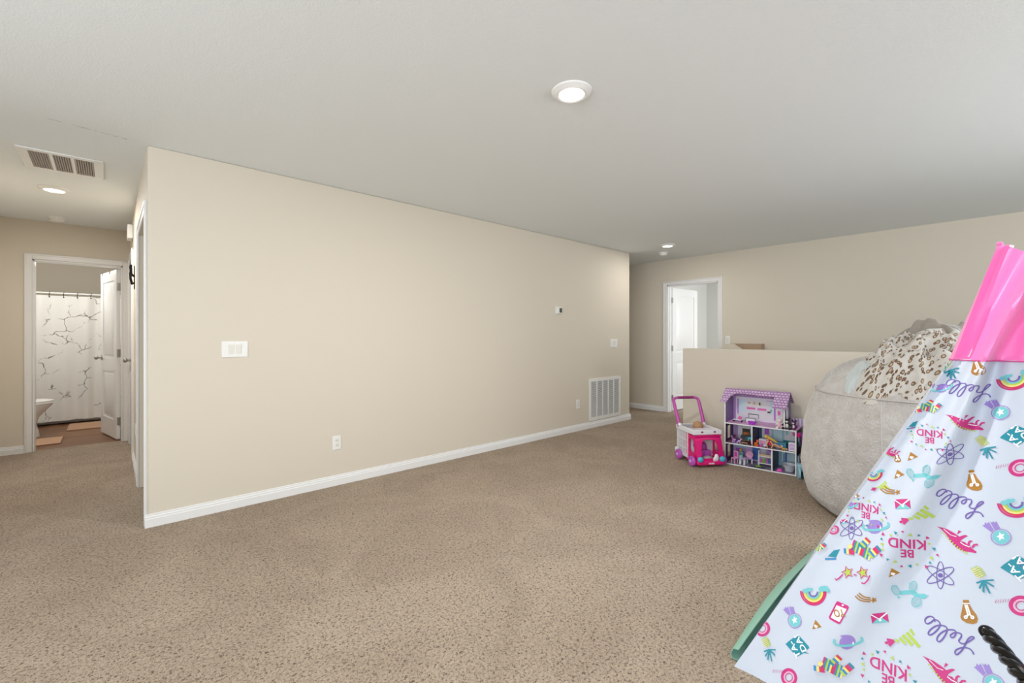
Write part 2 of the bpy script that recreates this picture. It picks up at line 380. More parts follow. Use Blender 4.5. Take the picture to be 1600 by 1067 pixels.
for (px, py), lab in (((89, 343), 'round white smoke detector in front of the bathroom wall'), ((1036, 398), 'tiny round white smoke detector near the bedroom door')):
    t = thing('smoke_detector', lab, 'smoke detector', at(px, py-3, Z=ZC), 0, 'smoke detectors')
    m = MB(); m.lathe([(0, 0), (.068, 0), (.068, -.014), (.062, -.018), (0, -.018)], n=32); m.build('mounting_base', WHITE, t)
    m = MB(); m.lathe([(0, -.018), (.055, -.018), (.052, -.036), (.035, -.044), (0, -.045)], n=32); m.build('cover', WHITE, t)
# ceiling return air vent
c4 = [at(20, 226, Z=ZC), at(163, 252, Z=ZC), at(161, 281, Z=ZC), at(40, 257, Z=ZC)]
cx0 = min(c4[0].x, c4[3].x); cx1 = max(c4[1].x, c4[2].x)
vy1 = (c4[0].y+c4[1].y)/2; vy0 = (c4[2].y+c4[3].y)/2
vy0, vy1 = sorted((vy0, vy1)); VX0, VX1 = (c4[0].x+c4[3].x)/2, (c4[1].x+c4[2].x)/2
t = thing('ceiling_vent', 'rectangular white louvred air vent in the ceiling at the left hallway', 'vent', ((VX0+VX1)/2, (vy0+vy1)/2, ZC))
hw, hh = (VX1-VX0)/2, (vy1-vy0)/2
m = MB(); fr = .042
m.box((-hw, -hh, -.008), (hw, -hh+fr, 0)); m.box((-hw, hh-fr, -.008), (hw, hh, 0)); m.box((-hw, -hh+fr, -.008), (-hw+fr*1.2, hh-fr, 0)); m.box((hw-fr*1.2, -hh+fr, -.008), (hw, hh-fr, 0))
iw = 2*(hw-fr*1.2)
for k in (1, 2): x = -hw+fr*1.2+iw*k/3; m.box((x-.009, -hh+fr, -.008), (x+.009, hh-fr, 0))
m.build('frame', WHITE, t, bevel=.002, seg=1)
m = MB(); m.box((-hw+fr, -hh+fr, -.0015), (hw-fr, hh-fr, -.0005)); m.build('backing', mat('duct_shadow', (70, 62, 58), .9), t)
m = MB(); n = 26
for k in range(n):
    x = -hw+fr*1.2+iw*(k+.5)/n
    m.hexa([(x-.004, -hh+fr, -.0075), (x-.002, -hh+fr, -.0075), (x-.002, hh-fr, -.0075), (x-.004, hh-fr, -.0075)], [(x+.003, -hh+fr, -.002), (x+.005, -hh+fr, -.002), (x+.005, hh-fr, -.002), (x+.003, hh-fr, -.002)])
m.build('louvres', mat('louvre_paint', (176, 168, 162), .5), t)

# ------------------------------------------------------------------ things on the long wall (plane y = MW); local x right, y into wall, z up
def plate_thing(name, label, cat, px, py, X=None, Y=MW, rz=0, group=None):
    return thing(name, label, cat, at(px, py, X=X, Y=Y if X is None else None), rz, group)
SCREEN = mat('grey_lcd', (72, 84, 76), .25)
def switch(label, px, py, n, X=None, Y=MW, rz=0):
    t = plate_thing('light_switch', label, 'light switch', px, py, X, Y, rz, 'wall switches')
    w = .035+.023*n if n > 1 else .035
    m = MB(); m.box((-w, -.006, -.057), (w, 0, .057)); m.build('plate', WHITE, t, bevel=.003)
    for k in range(n):
        x = (k-(n-1)/2)*.046
        m = MB(); m.box((x-.017, -.0075, -.034), (x+.017, -.006, .034)); m.hexa([(x-.015, -.0078, -.031), (x+.015, -.0078, -.031), (x+.015, -.0075, -.031), (x-.015, -.0075, -.031)], [(x-.015, -.012, .031), (x+.015, -.012, .031), (x+.015, -.0075, .031), (x-.015, -.0075, .031)])
        m.build('rocker', IVORY, t)
    return t
switch('white double rocker light switch on the beige wall, left part', 367, 545.5, 2)
switch('white light switch above the large wall grille', 959, 536, 2)
switch('tiny white light switch beside the bedroom doorway, above the stair wall', 1137, 531, 1, X=XF, rz=-PI/2)
def outlet(label, px, py, X=None, Y=MW, rz=0):
    t = plate_thing('wall_outlet', label, 'outlet', px, py, X, Y, rz, 'wall outlets')
    m = MB(); m.box((-.035, -.006, -.057), (.035, 0, .057)); m.build('plate', WHITE, t, bevel=.003)
    for s in (-1, 1):
        m = MB(); m.lathe([(.0165, 0), (.0165, .003), (0, .003)], (0, -.006, s*.0195), n=20, M=Matrix.Rotation(PI/2, 4, 'X')); m.m = 1
        for q in (-.006, .006): m.box((q-.001, -.0095, s*.0195-.003), (q+.001, -.0088, s*.0195+.006))
        m.build('socket', [IVORY, DARK], t)
    return t
outlet('white double outlet low on the beige wall, nearer the camera', 526, 691.5)
outlet('white double outlet low on the beige wall beside the large grille', 903, 631)
outlet('white outlet low on the hallway side wall, seen edge on', 213, 672, X=XA, rz=-PI/2)
# thermostat
t = plate_thing('thermostat', 'small white thermostat with a grey screen on the beige wall', 'thermostat', 872, 485)
m = MB(); m.box((-.052, -.006, -.045), (.052, 0, .045)); m.build('wall_plate', WHITE, t, bevel=.003)
m = MB(); m.box((-.047, -.03, -.041), (.047, -.006, .041)); m.build('housing', WHITE, t, bevel=.005)
m = MB(); m.box((-.008, -.0315, -.028), (.038, -.0298, .028)); m.build('screen', SCREEN, t)
# big return grille
gL, gR = at(920, 620, Y=MW).x, at(969, 620, Y=MW).x
gz1 = at(945, 589.5, Y=MW).z; gz0 = .095; gx = (gL+gR)/2; gw = (gR-gL)/2
t = thing('return_air_grille', 'large white louvred return air grille low on the beige wall', 'air grille', (gx, MW, gz0))
gh = gz1-gz0; f = .04
m = MB(); m.frame(-gw, gw, 0, gh, -gw+f, gw-f, f, gh-f, -.012, 0)
for k in range(1, 5): x = -gw+f+(2*gw-2*f)*k/5; m.box((x-.007, -.012, f), (x+.007, 0, gh-f))
m.build('frame', WHITE, t, bevel=.002, seg=1)
m = MB(); m.box((-gw+f, -.0016, f), (gw-f, -.0005, gh-f)); m.build('backing', mat('filter_grey', (70, 68, 66), .9), t)
m = MB(); n = 36
for k in range(n):
    z = f+(gh-2*f)*(k+.5)/n; zz = .0035
    m.hexa([(-gw+f, -.011, z-zz), (gw-f, -.011, z-zz), (gw-f, -.002, z+zz*.6), (-gw+f, -.002, z+zz*.6)], [(-gw+f, -.011, z-zz+.0015), (gw-f, -.011, z-zz+.0015), (gw-f, -.002, z+zz*.6+.0015), (-gw+f, -.002, z+zz*.6+.0015)])
m.build('louvres', WHITE, t)
# door hook on hall side wall
hp = at(210.5, 432, X=XA-.001)
t = thing('wall_hook', 'black metal double hook on the side wall of the left hallway', 'hook', hp, -PI/2)
m = MB(); m.box((-.02, -.006, -.12), (.02, 0, .10)); m.build('back_plate', BLACKM, t, bevel=.003)
for s in (-1, 1):
    m = MB(); m.tube([(0, -.004, -.06), (s*.03, -.02, -.07), (s*.05, -.03, -.02), (s*.055, -.03, .04)], [.009, .009, .008, .01], 8); m.tube([(0, -.004, 0), (s*.05, -.025, .02), (s*.07, -.03, .10)], [.008, .008, .01], 8)
    m.build('prong', BLACKM, t)
m = MB(); m.box((-.10, -.045, 0), (.10, 0, .14)); tag(m.build('door_chime', WHITE, bevel=.008), 'small white box high on the hallway side wall near the ceiling', 'chime')
o = bpy.data.objects['door_chime']; o.location = (XA, 5.95, 2.2); o.rotation_euler = (0, 0, -PI/2)

# ------------------------------------------------------------------ bathroom
CY = 8.72
rodz = at(110, 459, Y=CY).z
t = thing('curtain_rod', 'white shower curtain rod across the bathroom', 'curtain rod', (0, CY, rodz))
m = MB(); m.cyl((-1.375, 0, 0), (.295, 0, 0), .012); m.build('rod', WHITE, t)
for x in (-1.378, .288): m = MB(); m.cyl((x, 0, 0), (x+.01, 0, 0), .03); m.build('flange', WHITE, t)
t = thing('shower_curtain', 'white shower curtain with brown marble veins, in the bathroom', 'shower curtain', (0, CY, 0))
m = MB(); nx, nz = 260, 24; x0, x1 = -1.33, .28; zt_ = rodz-.035; zb = .05
vs = []
for j in range(nz+1):
    z = zb+(zt_-zb)*j/nz
    for i in range(nx+1):
        x = x0+(x1-x0)*i/nx; a = .022*(1-.35*j/nz)
        y = a*math.sin(x*2*PI/.21+1.1*math.sin(x*5)+.3*math.sin(z*2))+.012*math.sin(x*2*PI/.47+z)
        vs.append((x, y, z))
m.add(vs, [(j*(nx+1)+i, j*(nx+1)+i+1, (j+1)*(nx+1)+i+1, (j+1)*(nx+1)+i) for j in range(nz) for i in range(nx)])
o = m.build('curtain', MARBLE, t, ang=80); sm = o.modifiers.new('thick', 'SOLIDIFY'); sm.thickness = .002
for k in range(12):
    x = -1.28+k*.137
    m = MB(); m.tube([(x+.004*math.sin(q), .019*math.cos(q), -.01+rodz+.030*math.sin(q)) for q in [2*PI*i/14 for i in range(14)]], .003, 6, closed=True); m.ball((x, -.012, rodz-.052), .008, 8, 6)
    m.build('curtain_ring', BLACKM, t)
t = thing('bathtub', 'white bathtub behind the shower curtain', 'bathtub', (-.54, 9.2, 0))
m = MB(); m.frame(-.82, .82, -.37, .37, -.70, .70, -.28, .28, 0, .48); 
vs = [Vector((v.x, v.z, v.y)) for v in m.v]; m.v = vs; m.box((-.72, -.30, .02), (.72, .30, .12)); m.build('basin', PORC, t, merge=False, bevel=.01)
# toilet, bowl pointing +x
TY = 7.92; tip = at(87, 628, Y=TY).x
t = thing('toilet', 'white toilet partly behind the left side of the bathroom door frame', 'toilet', (tip-.44, TY, 0))
def oval(r, z, cx=0, sx=1.25): return [(cx+r*sx*math.cos(2*PI*j/32), r*math.sin(2*PI*j/32), z) for j in range(32)]
def loft(rings, mb):
    n = len(rings[0]); mb.add([v for r in rings for v in r], [(i*n+j, i*n+(j+1) % n, (i+1)*n+(j+1) % n, (i+1)*n+j) for i in range(len(rings)-1) for j in range(n)]+[tuple(range(n))[::-1], tuple((len(rings)-1)*n+j for j in range(n))]); return mb
m = loft([oval(.125, -.008, .15), oval(.118, .06, .15), oval(.105, .15, .145), oval(.118, .22, .145), oval(.155, .30, .16), oval(.178, .37, .19), oval(.182, .39, .19)], MB()); m.build('bowl', PORC, t)
m = loft([oval(.186, .392, .195), oval(.19, .40, .195), oval(.186, .412, .195)], MB()); m.build('seat', WHITE, t)
m = loft([oval(.188, .414, .19), oval(.188, .43, .19), oval(.16, .438, .19)], MB()); m.build('lid', WHITE, t)
m = MB(); m.box((-.28, -.20, .36), (-.09, .20, .74)); m.build('tank', PORC, t, bevel=.02)
m = MB(); m.box((-.29, -.21, .742), (-.08, .21, .775)); m.build('tank_lid', PORC, t, bevel=.01)
m = MB(); m.cyl((-.09, -.14, .68), (-.07, -.14, .68), .012); m.box((-.072, -.15, .672), (-.062, -.07, .688)); m.build('flush_lever', STEEL, t)
MATM = mat('terracotta_bath_mat', (196, 156, 128), .95, bump=(300, .8, .004))
def bmat(label, px0, px1, pyb, pyt):
    p = at((px0+px1)/2, pyb, Z=-.008); q = at((px0+px1)/2, pyt, Z=-.008); xa = max(at(px0, pyb, Z=-.008).x, -1.2); xb = at(px1, pyb, Z=-.008).x
    m = MB(); m.box((-(xb-xa)/2, 0, 0), ((xb-xa)/2, q.y-p.y, .014)); o = m.build('bath_mat', MATM, bevel=.006)
    o.location = ((xa+xb)/2, p.y, -.008); return tag(o, label, 'bath mat', 'bath mats')
bmat('terracotta bath mat just inside the bathroom doorway, near the toilet', -5, 92, 699, 689)
bmat('terracotta bath mat along the foot of the shower curtain', 106, 205, 668.5, 659)

# ------------------------------------------------------------------ big bean bag
FUR = mat('grey_faux_fur', (196, 192, 188), .95, bump=(70, .9, .015), var=(14, (182, 176, 170)), spec=.15, sheen=.6)
BC = Vector((3.99, .355, 0))
prof = [(0, .48), (.03, .56), (.09, .60), (.20, .635), (.35, .655), (.50, .655), (.64, .635), (.75, .60), (.83, .56), (.865, .54), (.94, .49), (1.01, .41), (1.055, .31), (1.08, .17), (1.09, .0)]
def bagr(z):
    for (a, ra), (b, rb) in zip(prof, prof[1:]):
        if z <= b: return ra+(rb-ra)*(z-a)/(b-a)
    return 0
def bagpt(th, z):
    r = bagr(z); n = noise.noise(Vector((math.cos(th)*1.6, math.sin(th)*1.6, z*2.2)))*.035+noise.noise(Vector((math.cos(th)*5, math.sin(th)*5, z*6)))*.012
    r2 = max(0, r+n*min(1, r/.3))
    if .80 < z < .90: r2 += .012*math.exp(-((z-.85)/.012)**2)
    x, y = r2*math.cos(th), r2*math.sin(th); wr = 0
    if z > .87: q = min(1, (z-.87)/.05)*min(1, r/.2); wr = .012*q*math.sin(th*13+3*math.sin(th*4)+z*9)+.008*q*math.sin(th*29+z*14)
    zz = z+wr+(.03*(x*.8-y*.3) if z > .1 else 0)
    return Vector((x, y, zz))
def resample(prof, n):
    L = [0]
    for (z0, r0), (z1, r1) in zip(prof, prof[1:]): L.append(L[-1]+math.hypot(z1-z0, r1-r0))
    out = []
    for k in range(n+1):
        d = L[-1]*k/n; i = max(j for j in range(len(L)) if L[j] <= d+1e-9); i = min(i, len(prof)-2)
        f = (d-L[i])/(L[i+1]-L[i]); out.append(prof[i][0]+f*(prof[i+1][0]-prof[i][0]))
    return out
zs = resample(prof, 60); NT = 96
t = thing('bean_bag', 'huge round grey furry bean bag behind the play tent', 'bean bag', BC)
m = MB(); vs = [bagpt(2*PI*j/NT, z) for z in zs for j in range(NT)]
m.add(vs, [(i*NT+j, i*NT+(j+1) % NT, (i+1)*NT+(j+1) % NT, (i+1)*NT+j) for i in range(len(zs)-1) for j in range(NT)]+[tuple(range(NT))[::-1]])
m.build('cover', FUR, t, ang=80)
SEAMM = mat('grey_seam', (190, 185, 179), .95)
m = MB(); m.tube([bagpt(2*PI*j/NT, .85)*1.0+Vector((0, 0, 0)) for j in range(NT)], .005, 6, closed=True); m.build('seam', SEAMM, t)
for th in (math.radians(168), math.radians(226), math.radians(110)):
    m = MB(); m.tube([bagpt(th+.06*math.sin(z*4), z)*Vector((1, 1, 1)).x+Vector((math.cos(th), math.sin(th), 0))*.001 for z in [.06+.78*k/30 for k in range(31)]], .0045, 6); m.build('seam', SEAMM, t)
def bagtop(x, y):                                  # height of the bag over a local point
    r = math.hypot(x, y); r = min(r, .60)
    for (a, ra), (b, rb) in zip(prof[8:], prof[9:]):
        if rb <= r <= ra: return a+(b-a)*(ra-r)/(ra-rb+1e-9)+.03*(x*.8-y*.3)
    return .80 if r > .56 else 1.09

def leopard():
    m = bpy.data.materials.new('leopard_print_fleece'); m.use_nodes = True; nt = m.node_tree; b = nt.nodes['Principled BSDF']; L = nt.links
    b.inputs['Roughness'].default_value = .95; b.inputs['Sheen Weight'].default_value = .5
    tc = nt.nodes.new('ShaderNodeTexCoord'); v = nt.nodes.new('ShaderNodeTexVoronoi'); v.inputs['Scale'].default_value = 48; v.inputs['Randomness'].default_value = .8
    n = nt.nodes.new('ShaderNodeTexNoise'); n.inputs['Scale'].default_value = 45
    ad = nt.nodes.new('ShaderNodeMath'); ad.operation = 'MULTIPLY_ADD'; ad.inputs[1].default_value = .28; ad.inputs[2].default_value = -.14
    a2 = nt.nodes.new('ShaderNodeMath'); a2.operation = 'ADD'
    r = nt.nodes.new('ShaderNodeValToRGB'); r.color_ramp.interpolation = 'LINEAR'; e = r.color_ramp.elements
    e[0].position = 0; e[0].color = (*lin((186, 164, 138)), 1); e[1].position = .24; e[1].color = (*lin((180, 156, 128)), 1)
    for p, c in ((.28, (96, 72, 52)), (.40, (104, 80, 60)), (.46, (194, 189, 181)), (1, (200, 196, 189))): q = e.new(p); q.color = (*lin(c), 1)
    L.new(tc.outputs['UV'], v.inputs[0]); L.new(tc.outputs['UV'], n.inputs[0]); L.new(n.outputs[0], ad.inputs[0]); L.new(v.outputs['Distance'], a2.inputs[0]); L.new(ad.outputs[0], a2.inputs[1]); L.new(a2.outputs[0], r.inputs[0]); L.new(r.outputs[0], b.inputs['Base Color'])
    n2 = nt.nodes.new('ShaderNodeTexNoise'); n2.inputs['Scale'].default_value = 90; bp = nt.nodes.new('ShaderNodeBump'); bp.inputs['Strength'].default_value = .5; bp.inputs['Distance'].default_value = .006
    L.new(tc.outputs['Object'], n2.inputs[0]); L.new(n2.outputs[0], bp.inputs['Height']); L.new(bp.outputs[0], b.inputs['Normal'])
    return m
def crumple(name, label, cx, cy, rx, ry, rot, base, amp, freq, seed, mt, thick=.02, N=110):
    """a bunched blanket lying on the bean bag: closed shell, underside following the bag, top in folds"""
    t = thing(name, label, 'blanket', BC+Vector((cx, cy, bagtop(cx, cy)+.03)))
    m = MB(); vs = []; uv = []; R = Matrix.Rotation(rot, 2)
    def shape(a, b):
        th = math.atan2(b, a); lim = 1+.16*math.sin(3*th+seed)+.10*math.sin(5*th+2.1*seed)+.05*math.sin(9*th+seed)
        return math.hypot(a, b)/lim
    nr, na = 60, 150
    for i in range(nr+1):
        for j in range(na):
            th = 2*PI*j/na; lim = 1+.08*math.sin(3*th+seed)+.06*math.sin(5*th+2.1*seed)+.05*math.sin(9*th+seed)+.04*math.sin(17*th)
            q = i/nr; a, b = q*lim*math.cos(th), q*lim*math.sin(th)
            v2 = R @ Vector((a*rx, b*ry)); x, y = cx+v2.x, cy+v2.y
            w = Vector((x*freq+seed*3, y*freq, seed)); wx = noise.noise(w*.6)*1.2; wy = noise.noise(w*.6+Vector((9, 4, 2)))*1.2
            f1 = 1-(noise.noise(Vector((x*freq*1.0+wx, y*freq*.5+wy, seed*1.7)))*2.6)**2
            f2 = 1-(noise.noise(Vector((x*freq*.6-wy, y*freq*1.5+wx, seed*.9+4)))*2.6)**2
            h = base*(1-q**3)+amp*max(0, (.65*max(f1, 0)**1.5+.5*max(f2, 0)**1.5))*(1-q**6)+.02*(1-q**8)
            rr = math.hypot(x, y); over = max(0, rr-.60)
            z = bagtop(x, y)+h-over*.9
            vs.append(Vector((x-cx, y-cy, z-bagtop(cx, cy)-.03))); uv.append((x+.5*h, y+.5*h))
    nt_ = len(vs)
    fs = [(i*na+j, i*na+(j+1) % na, (i+1)*na+(j+1) % na, (i+1)*na+j) for i in range(nr) for j in range(na)]
    m.add(vs, fs)
    o = m.build('cloth', mt, t, ang=80, merge=False)
    ul = o.data.uv_layers.new(name='UV')
    for lp in o.data.loops: ul.data[lp.index].uv = uv[lp.vertex_index]
    s = o.modifiers.new('thick', 'SOLIDIFY'); s.thickness = thick; s.offset = -1
    return t
crumple('blanket', 'leopard print fleece blanket bunched on top of the grey bean bag', -.25, -.15, .31, .43, .15, .03, .125, 8, 1.3, leopard())
crumple('blanket', 'plain taupe fleece blanket bunched behind the leopard print one', .16, -.10, .22, .26, .3, .14, .10, 5.5, 4.1, mat('taupe_fleece', (152, 144, 134), .95, bump=(80, .5, .006), sheen=.6))
crumple('blanket', 'pale blue grey cloth edge sticking out left of the leopard blanket', -.36, .26, .07, .09, .8, .015, .02, 10, 2.2, mat('pale_blue_fleece', (186, 194, 194), .95, bump=(80, .5, .006), sheen=.6))

# ------------------------------------------------------------------ play tent
TC = Vector((2.35, -.05, 0)); TA, TB = .64, .71; ZS, ZT = 1.14, 1.545
def kz(z):
    return 1-(1-.222)*z/ZS if z < ZS else .222+(.072-.222)*(z-ZS)/(ZT-ZS)
SG = {1: (-1, 1), 2: (1, 1), 3: (1, -1), 4: (-1, -1)}
TOPS = {1: (2.302, .002, 1.548), 2: (2.40, -.02, 1.545), 3: (2.46, -.30, 1.44), 4: (2.22, -.36, 1.40)}
def corner(i, z):
    if z > ZS:
        f = (z-ZS)/(ZT-ZS); a = corner(i, ZS); b = Vector(TOPS[i]); b.z = ZS+(b.z-ZS); q = a.lerp(b, f); q.z = a.z+(b.z-a.z)*f; return q
    k = kz(z); sx, sy = SG[i]; return Vector((TC.x+sx*TA*k, TC.y+sy*TB*k, z))
def near_off(s, z):      # outward (-x) relief of the near face
    e = math.sin(PI*min(1, max(0, s)))
    f = -.012*e*(1-z/1.7)
    f += .030*math.exp(-((s-.13-.10*z)/.045)**2)*(.3+z)-.030*math.exp(-((s-.24-.08*z)/.06)**2)*(.2+z)-.010*math.exp(-((s-.05)/.03)**2)*(.3+z)
    f += .006*math.sin(s*16+z*2.5)*z*e
    if z > ZS:
        g = (z-ZS)/(ZT-ZS); d = 1-.5*g
        f += (.014*math.sin(s*19+z*2)+.008*math.sin(s*41+z*5+1))*e*d-.022*math.exp(-((s-.10-.05*g)/.035)**2)*d+.012*math.exp(-((s-.2-.1*g)/.05)**2)*d
    return f
def left_off(s, z):      # outward (+y) bulge of the left face
    e = math.sin(PI*min(1, max(0, s)))
    return .016*e*min(1, (z+.02)*3)*(1.1-z/1.7)+.008*math.sin(s*15+z*4)*e
def near(s, z):
    return corner(1, z).lerp(corner(4, z), s)+Vector((-near_off(s, z), 0, 0))
def left(s, z):
    return corner(1, z).lerp(corner(2, z), s)+Vector((0, left_off(s, z), 0))
def on_tent(a, z, off):  # a = world y on the near face; past the pole it wraps on to the left face
    c1 = corner(1, z); c4 = corner(4, z)
    if a <= c1.y:
        s = (c1.y-a)/(c1.y-c4.y); return near(s, z)+Vector((-off, 0, 0))
    c2 = corner(2, z); s = (a-c1.y)*1.6/(c2.x-c1.x); return left(min(s, .98), z)+Vector((-off*.4, off, 0))
def grid(fn, s0, s1, z0, z1, ns, nz, mb):
    vs = [fn(s0+(s1-s0)*i/ns, z0+(z1-z0)*j/nz) for j in range(nz+1) for i in range(ns+1)]
    mb.add(vs, [(j*(ns+1)+i, j*(ns+1)+i+1, (j+1)*(ns+1)+i+1, (j+1)*(ns+1)+i) for j in range(nz) for i in range(ns)])
CLOTH = mat('white_tent_fabric', (196, 204, 219), .6)
PINK = mat('pink_tent_fabric', (250, 128, 198), .38, sheen=.3)
TEAL = mat('teal_tent_lining', (140, 186, 168), .5)
INK = [('ink_magenta', (196, 38, 124)), ('ink_purple', (108, 88, 164)), ('ink_teal', (14, 136, 156)), ('ink_aqua', (110, 192, 200)), ('ink_lime', (176, 200, 76)), ('ink_gold', (168, 116, 36)),
       ('ink_red', (206, 44, 74)), ('ink_yellow', (226, 218, 130)), ('ink_blue', (44, 130, 190)), ('ink_lilac', (150, 126, 200)), ('ink_paper', (238, 240, 246)), ('ink_pale_pink', (240, 170, 200))]
INKM = [mat(n, c, .55) for n, c in INK]; MG, PU, TL, AQ, LI, GO, RD, YE, BL, LC, PW, PP = range(1, 13)
tent = thing('play_tent', 'white teepee play tent printed with coloured doodles, pink top', 'play tent', TC)
prt = MB()
def unproj(px, py):
    d = direction(px, py); t_ = (TC.x-TA+TA*.778/ZS*CAM_H)/(d.x-TA*.778/ZS*d.z); return d.y*t_, CAM_H+d.z*t_
CROPS = {'B2': (1380, 560, 5.336), 'B3': (1380, 740, 6.668), 'B4': (1130, 840, 4.70), 'B5': (1370, 880, 5.704)}
def topx(c, p): ox, oy, s = CROPS[c]; return ox+p[0]/s, oy+p[1]/s
class Icon:                                 # shapes traced in cloth coordinates (metres on the cloth), then stamped
    def __init__(s, crop, ctr): s.c = crop; s.o = unproj(*topx(crop, ctr)); s.sh = []
    def P(s, p): q = unproj(*topx(s.c, p)); return q[0]-s.o[0], q[1]-s.o[1]
    def fill(s, col, pts): s.sh.append(('f', col, [s.P(p) for p in pts])); return s
    def stroke(s, col, pts, w, closed=False): s.sh.append(('s', col, [s.P(p) for p in pts], w/CROPS[s.c][2]*.0026, closed)); return s
    def ell(s, col, c, rx, ry, a=0, w=None, a0=0, a1=2*PI, n=28):
        ca, sa = math.cos(a), math.sin(a); full = a1-a0 > 6.2
        pts = [(c[0]+rx*math.cos(q)*ca-ry*math.sin(q)*sa, c[1]+rx*math.cos(q)*sa+ry*math.sin(q)*ca) for q in [a0+(a1-a0)*i/(n if full else n-1) for i in range(n)]]
        return s.stroke(col, pts, w, full) if w else s.fill(col, pts)
layer = [0]
def stamp(ic, px, py, sc=1.0, rot=0):
    cx, cy = unproj(px, py); layer[0] += 1; ca, sa = math.cos(rot), math.sin(rot)
    def put(p, off):
        x, y = p[0]*sc, p[1]*sc; x, y = x*ca-y*sa, x*sa+y*ca
        a, z = cx+x, cy+y; z = max(.004, min(z, ZS+.01)); return on_tent(a, z, off)
    for k, sh in enumerate(ic.sh):
        prt.m = sh[1]; off = .0010+.0004*min(k, 6)
        if sh[0] == 'f':
            pts = None
            from mathutils.geometry import tessellate_polygon
            tri = tessellate_polygon([[Vector((p[0], p[1], 0)) for p in sh[2]]])
            del pts
            def split(a, b, c, dep=0):
                l_ = (math.dist(a, b), math.dist(b, c), math.dist(c, a)); M_ = max(l_)
                if M_ < .012 or dep > 6: prt.add([put(a, off), put(b, off), put(c, off)], [(0, 1, 2)]); return
                i = l_.index(M_); a, b, c = ((a, b, c), (b, c, a), (c, a, b))[i]; m_ = ((a[0]+b[0])/2, (a[1]+b[1])/2)
                split(a, m_, c, dep+1); split(m_, b, c, dep+1)
            for q in tri: split(*[sh[2][v] for v in q])
        elif sh[0] == 't':
            prt.add([put(p, off) for p in sh[2]], sh[3])
        else:
            P2 = sh[2]; w_ = sh[3]/2/max(sc, .01)*max(sc, .7); N = len(P2); L_, R_ = [], []
            for i, p in enumerate(P2):
                a = P2[(i-1) % N] if (sh[4] or i) else p; b = P2[(i+1) % N] if (sh[4] or i < N-1) else p
                dx, dy = b[0]-a[0], b[1]-a[1]; l_ = math.hypot(dx, dy) or 1
                nx_, ny_ = -dy/l_*w_, dx/l_*w_; L_.append(put((p[0]+nx_, p[1]+ny_), off)); R_.append(put((p[0]-nx_, p[1]-ny_), off))
            prt.add(L_+R_, [(i, (i+1) % N, N+(i+1) % N, N+i) for i in range(N if sh[4] else N-1)])
def text2d(s, size):
    cu = bpy.data.curves.new('tmp_text', 'FONT'); cu.body = s; cu.size = size; cu.align_x = 'CENTER'; cu.align_y = 'CENTER'; cu.fill_mode = 'FRONT'; cu.offset = size*.018; cu.resolution_u = 3
    o = bpy.data.objects.new('tmp_text', cu); COL.objects.link(o); bpy.context.view_layer.update()
    me = o.to_mesh(); v = [(p.co.x, p.co.y) for p in me.vertices]; f = [tuple(p.vertices) for p in me.polygons]; o.to_mesh_clear()
    bpy.data.objects.remove(o); bpy.data.curves.remove(cu); return v, f
def add_text(ic, s, size, ox, oy, rot, col, sx=1.0):
    v, f = text2d(s, size); ca, sa = math.cos(rot), math.sin(rot)
    # cloth a-axis points left in view, so mirror x to read as printed
    pts = []
    for x, y in v:
        x *= sx; x2, y2 = x*ca-y*sa, x*sa+y*ca; pts.append((-(x2)+ox, y2+oy))
    ic.sh.append(('t', col, pts, f))
def smooth(pts, n=4):
    out = []
    for i in range(len(pts)-1):
        p0 = pts[max(i-1, 0)]; p1 = pts[i]; p2 = pts[i+1]; p3 = pts[min(i+2, len(pts)-1)]
        for k in range(n):
            t_ = k/n; out.append(tuple(.5*((2*p1[d])+(-p0[d]+p2[d])*t_+(2*p0[d]-5*p1[d]+4*p2[d]-p3[d])*t_**2+(-p0[d]+3*p1[d]-3*p2[d]+p3[d])*t_**3) for d in (0, 1)))
    return out+[pts[-1]]
def star(c, r, n=5, ri=.45, a=-.3): return [(c[0]+(r if i % 2 == 0 else r*ri)*math.sin(a+PI*i/n), c[1]+(r if i % 2 == 0 else r*ri)*math.cos(a+PI*i/n)) for i in range(2*n)]

hello = Icon('B5', (630, 640)).stroke(PU, smooth([(500,540),(490,505),(455,493),(420,510),(410,540),(430,560),(465,545),(495,520),(530,530),(548,560),(530,600),(490,640),(455,658),(440,645),(460,610),(510,575),(560,568),(600,580),(610,610),(590,660),(555,705),(530,712),(518,695),(535,655),(580,620),(630,605),(675,608),(690,630),(675,665),(650,675),(640,655),(665,635),(700,630),(735,640),(735,670),(715,700),(730,722),(765,728),(810,705),(845,680),(848,668),(825,665),(795,690),(770,740),(740,790),(700,825),(682,815),(690,785),(740,765),(800,768),(835,795),(848,825)], 3), 8)
bulb = Icon('B5', (820, 440)).fill(GO, [(765,335),(818,335),(822,370),(850,420),(885,465),(900,505),(890,540),(855,552),(800,542),(755,515),(742,485),(755,430),(765,370)])
bulb.stroke(PW, [(760,366),(824,366)], 5).stroke(PW, [(784,375),(812,470),(800,482)], 8).stroke(PW, [(800,375),(832,470),(845,482)], 8).ell(PW, (790,487), 11, 11, w=7).ell(PW, (850,487), 11, 11, w=7).stroke(PW, [(795,475),(820,462),(845,475)], 7)
atom = Icon('B5', (562, 125)).ell(PU, (562,125), 34, 118, 0, 5).ell(PU, (562,125), 138, 40, -.52, 5).ell(PU, (562,125), 138, 40, .52, 5).ell(PU, (562,125), 23, 20)
pine = Icon('B5', (925, 150))
for k in range(-3, 4): pine.stroke(LI, [(850+k*16+30, 30+abs(k)*8), (925+k*14, 140-abs(k)*6)], 4)
for k in range(5): pine.stroke(YE, [(838+k*12, 75+k*17), (905+k*9, 42+k*18)], 4)
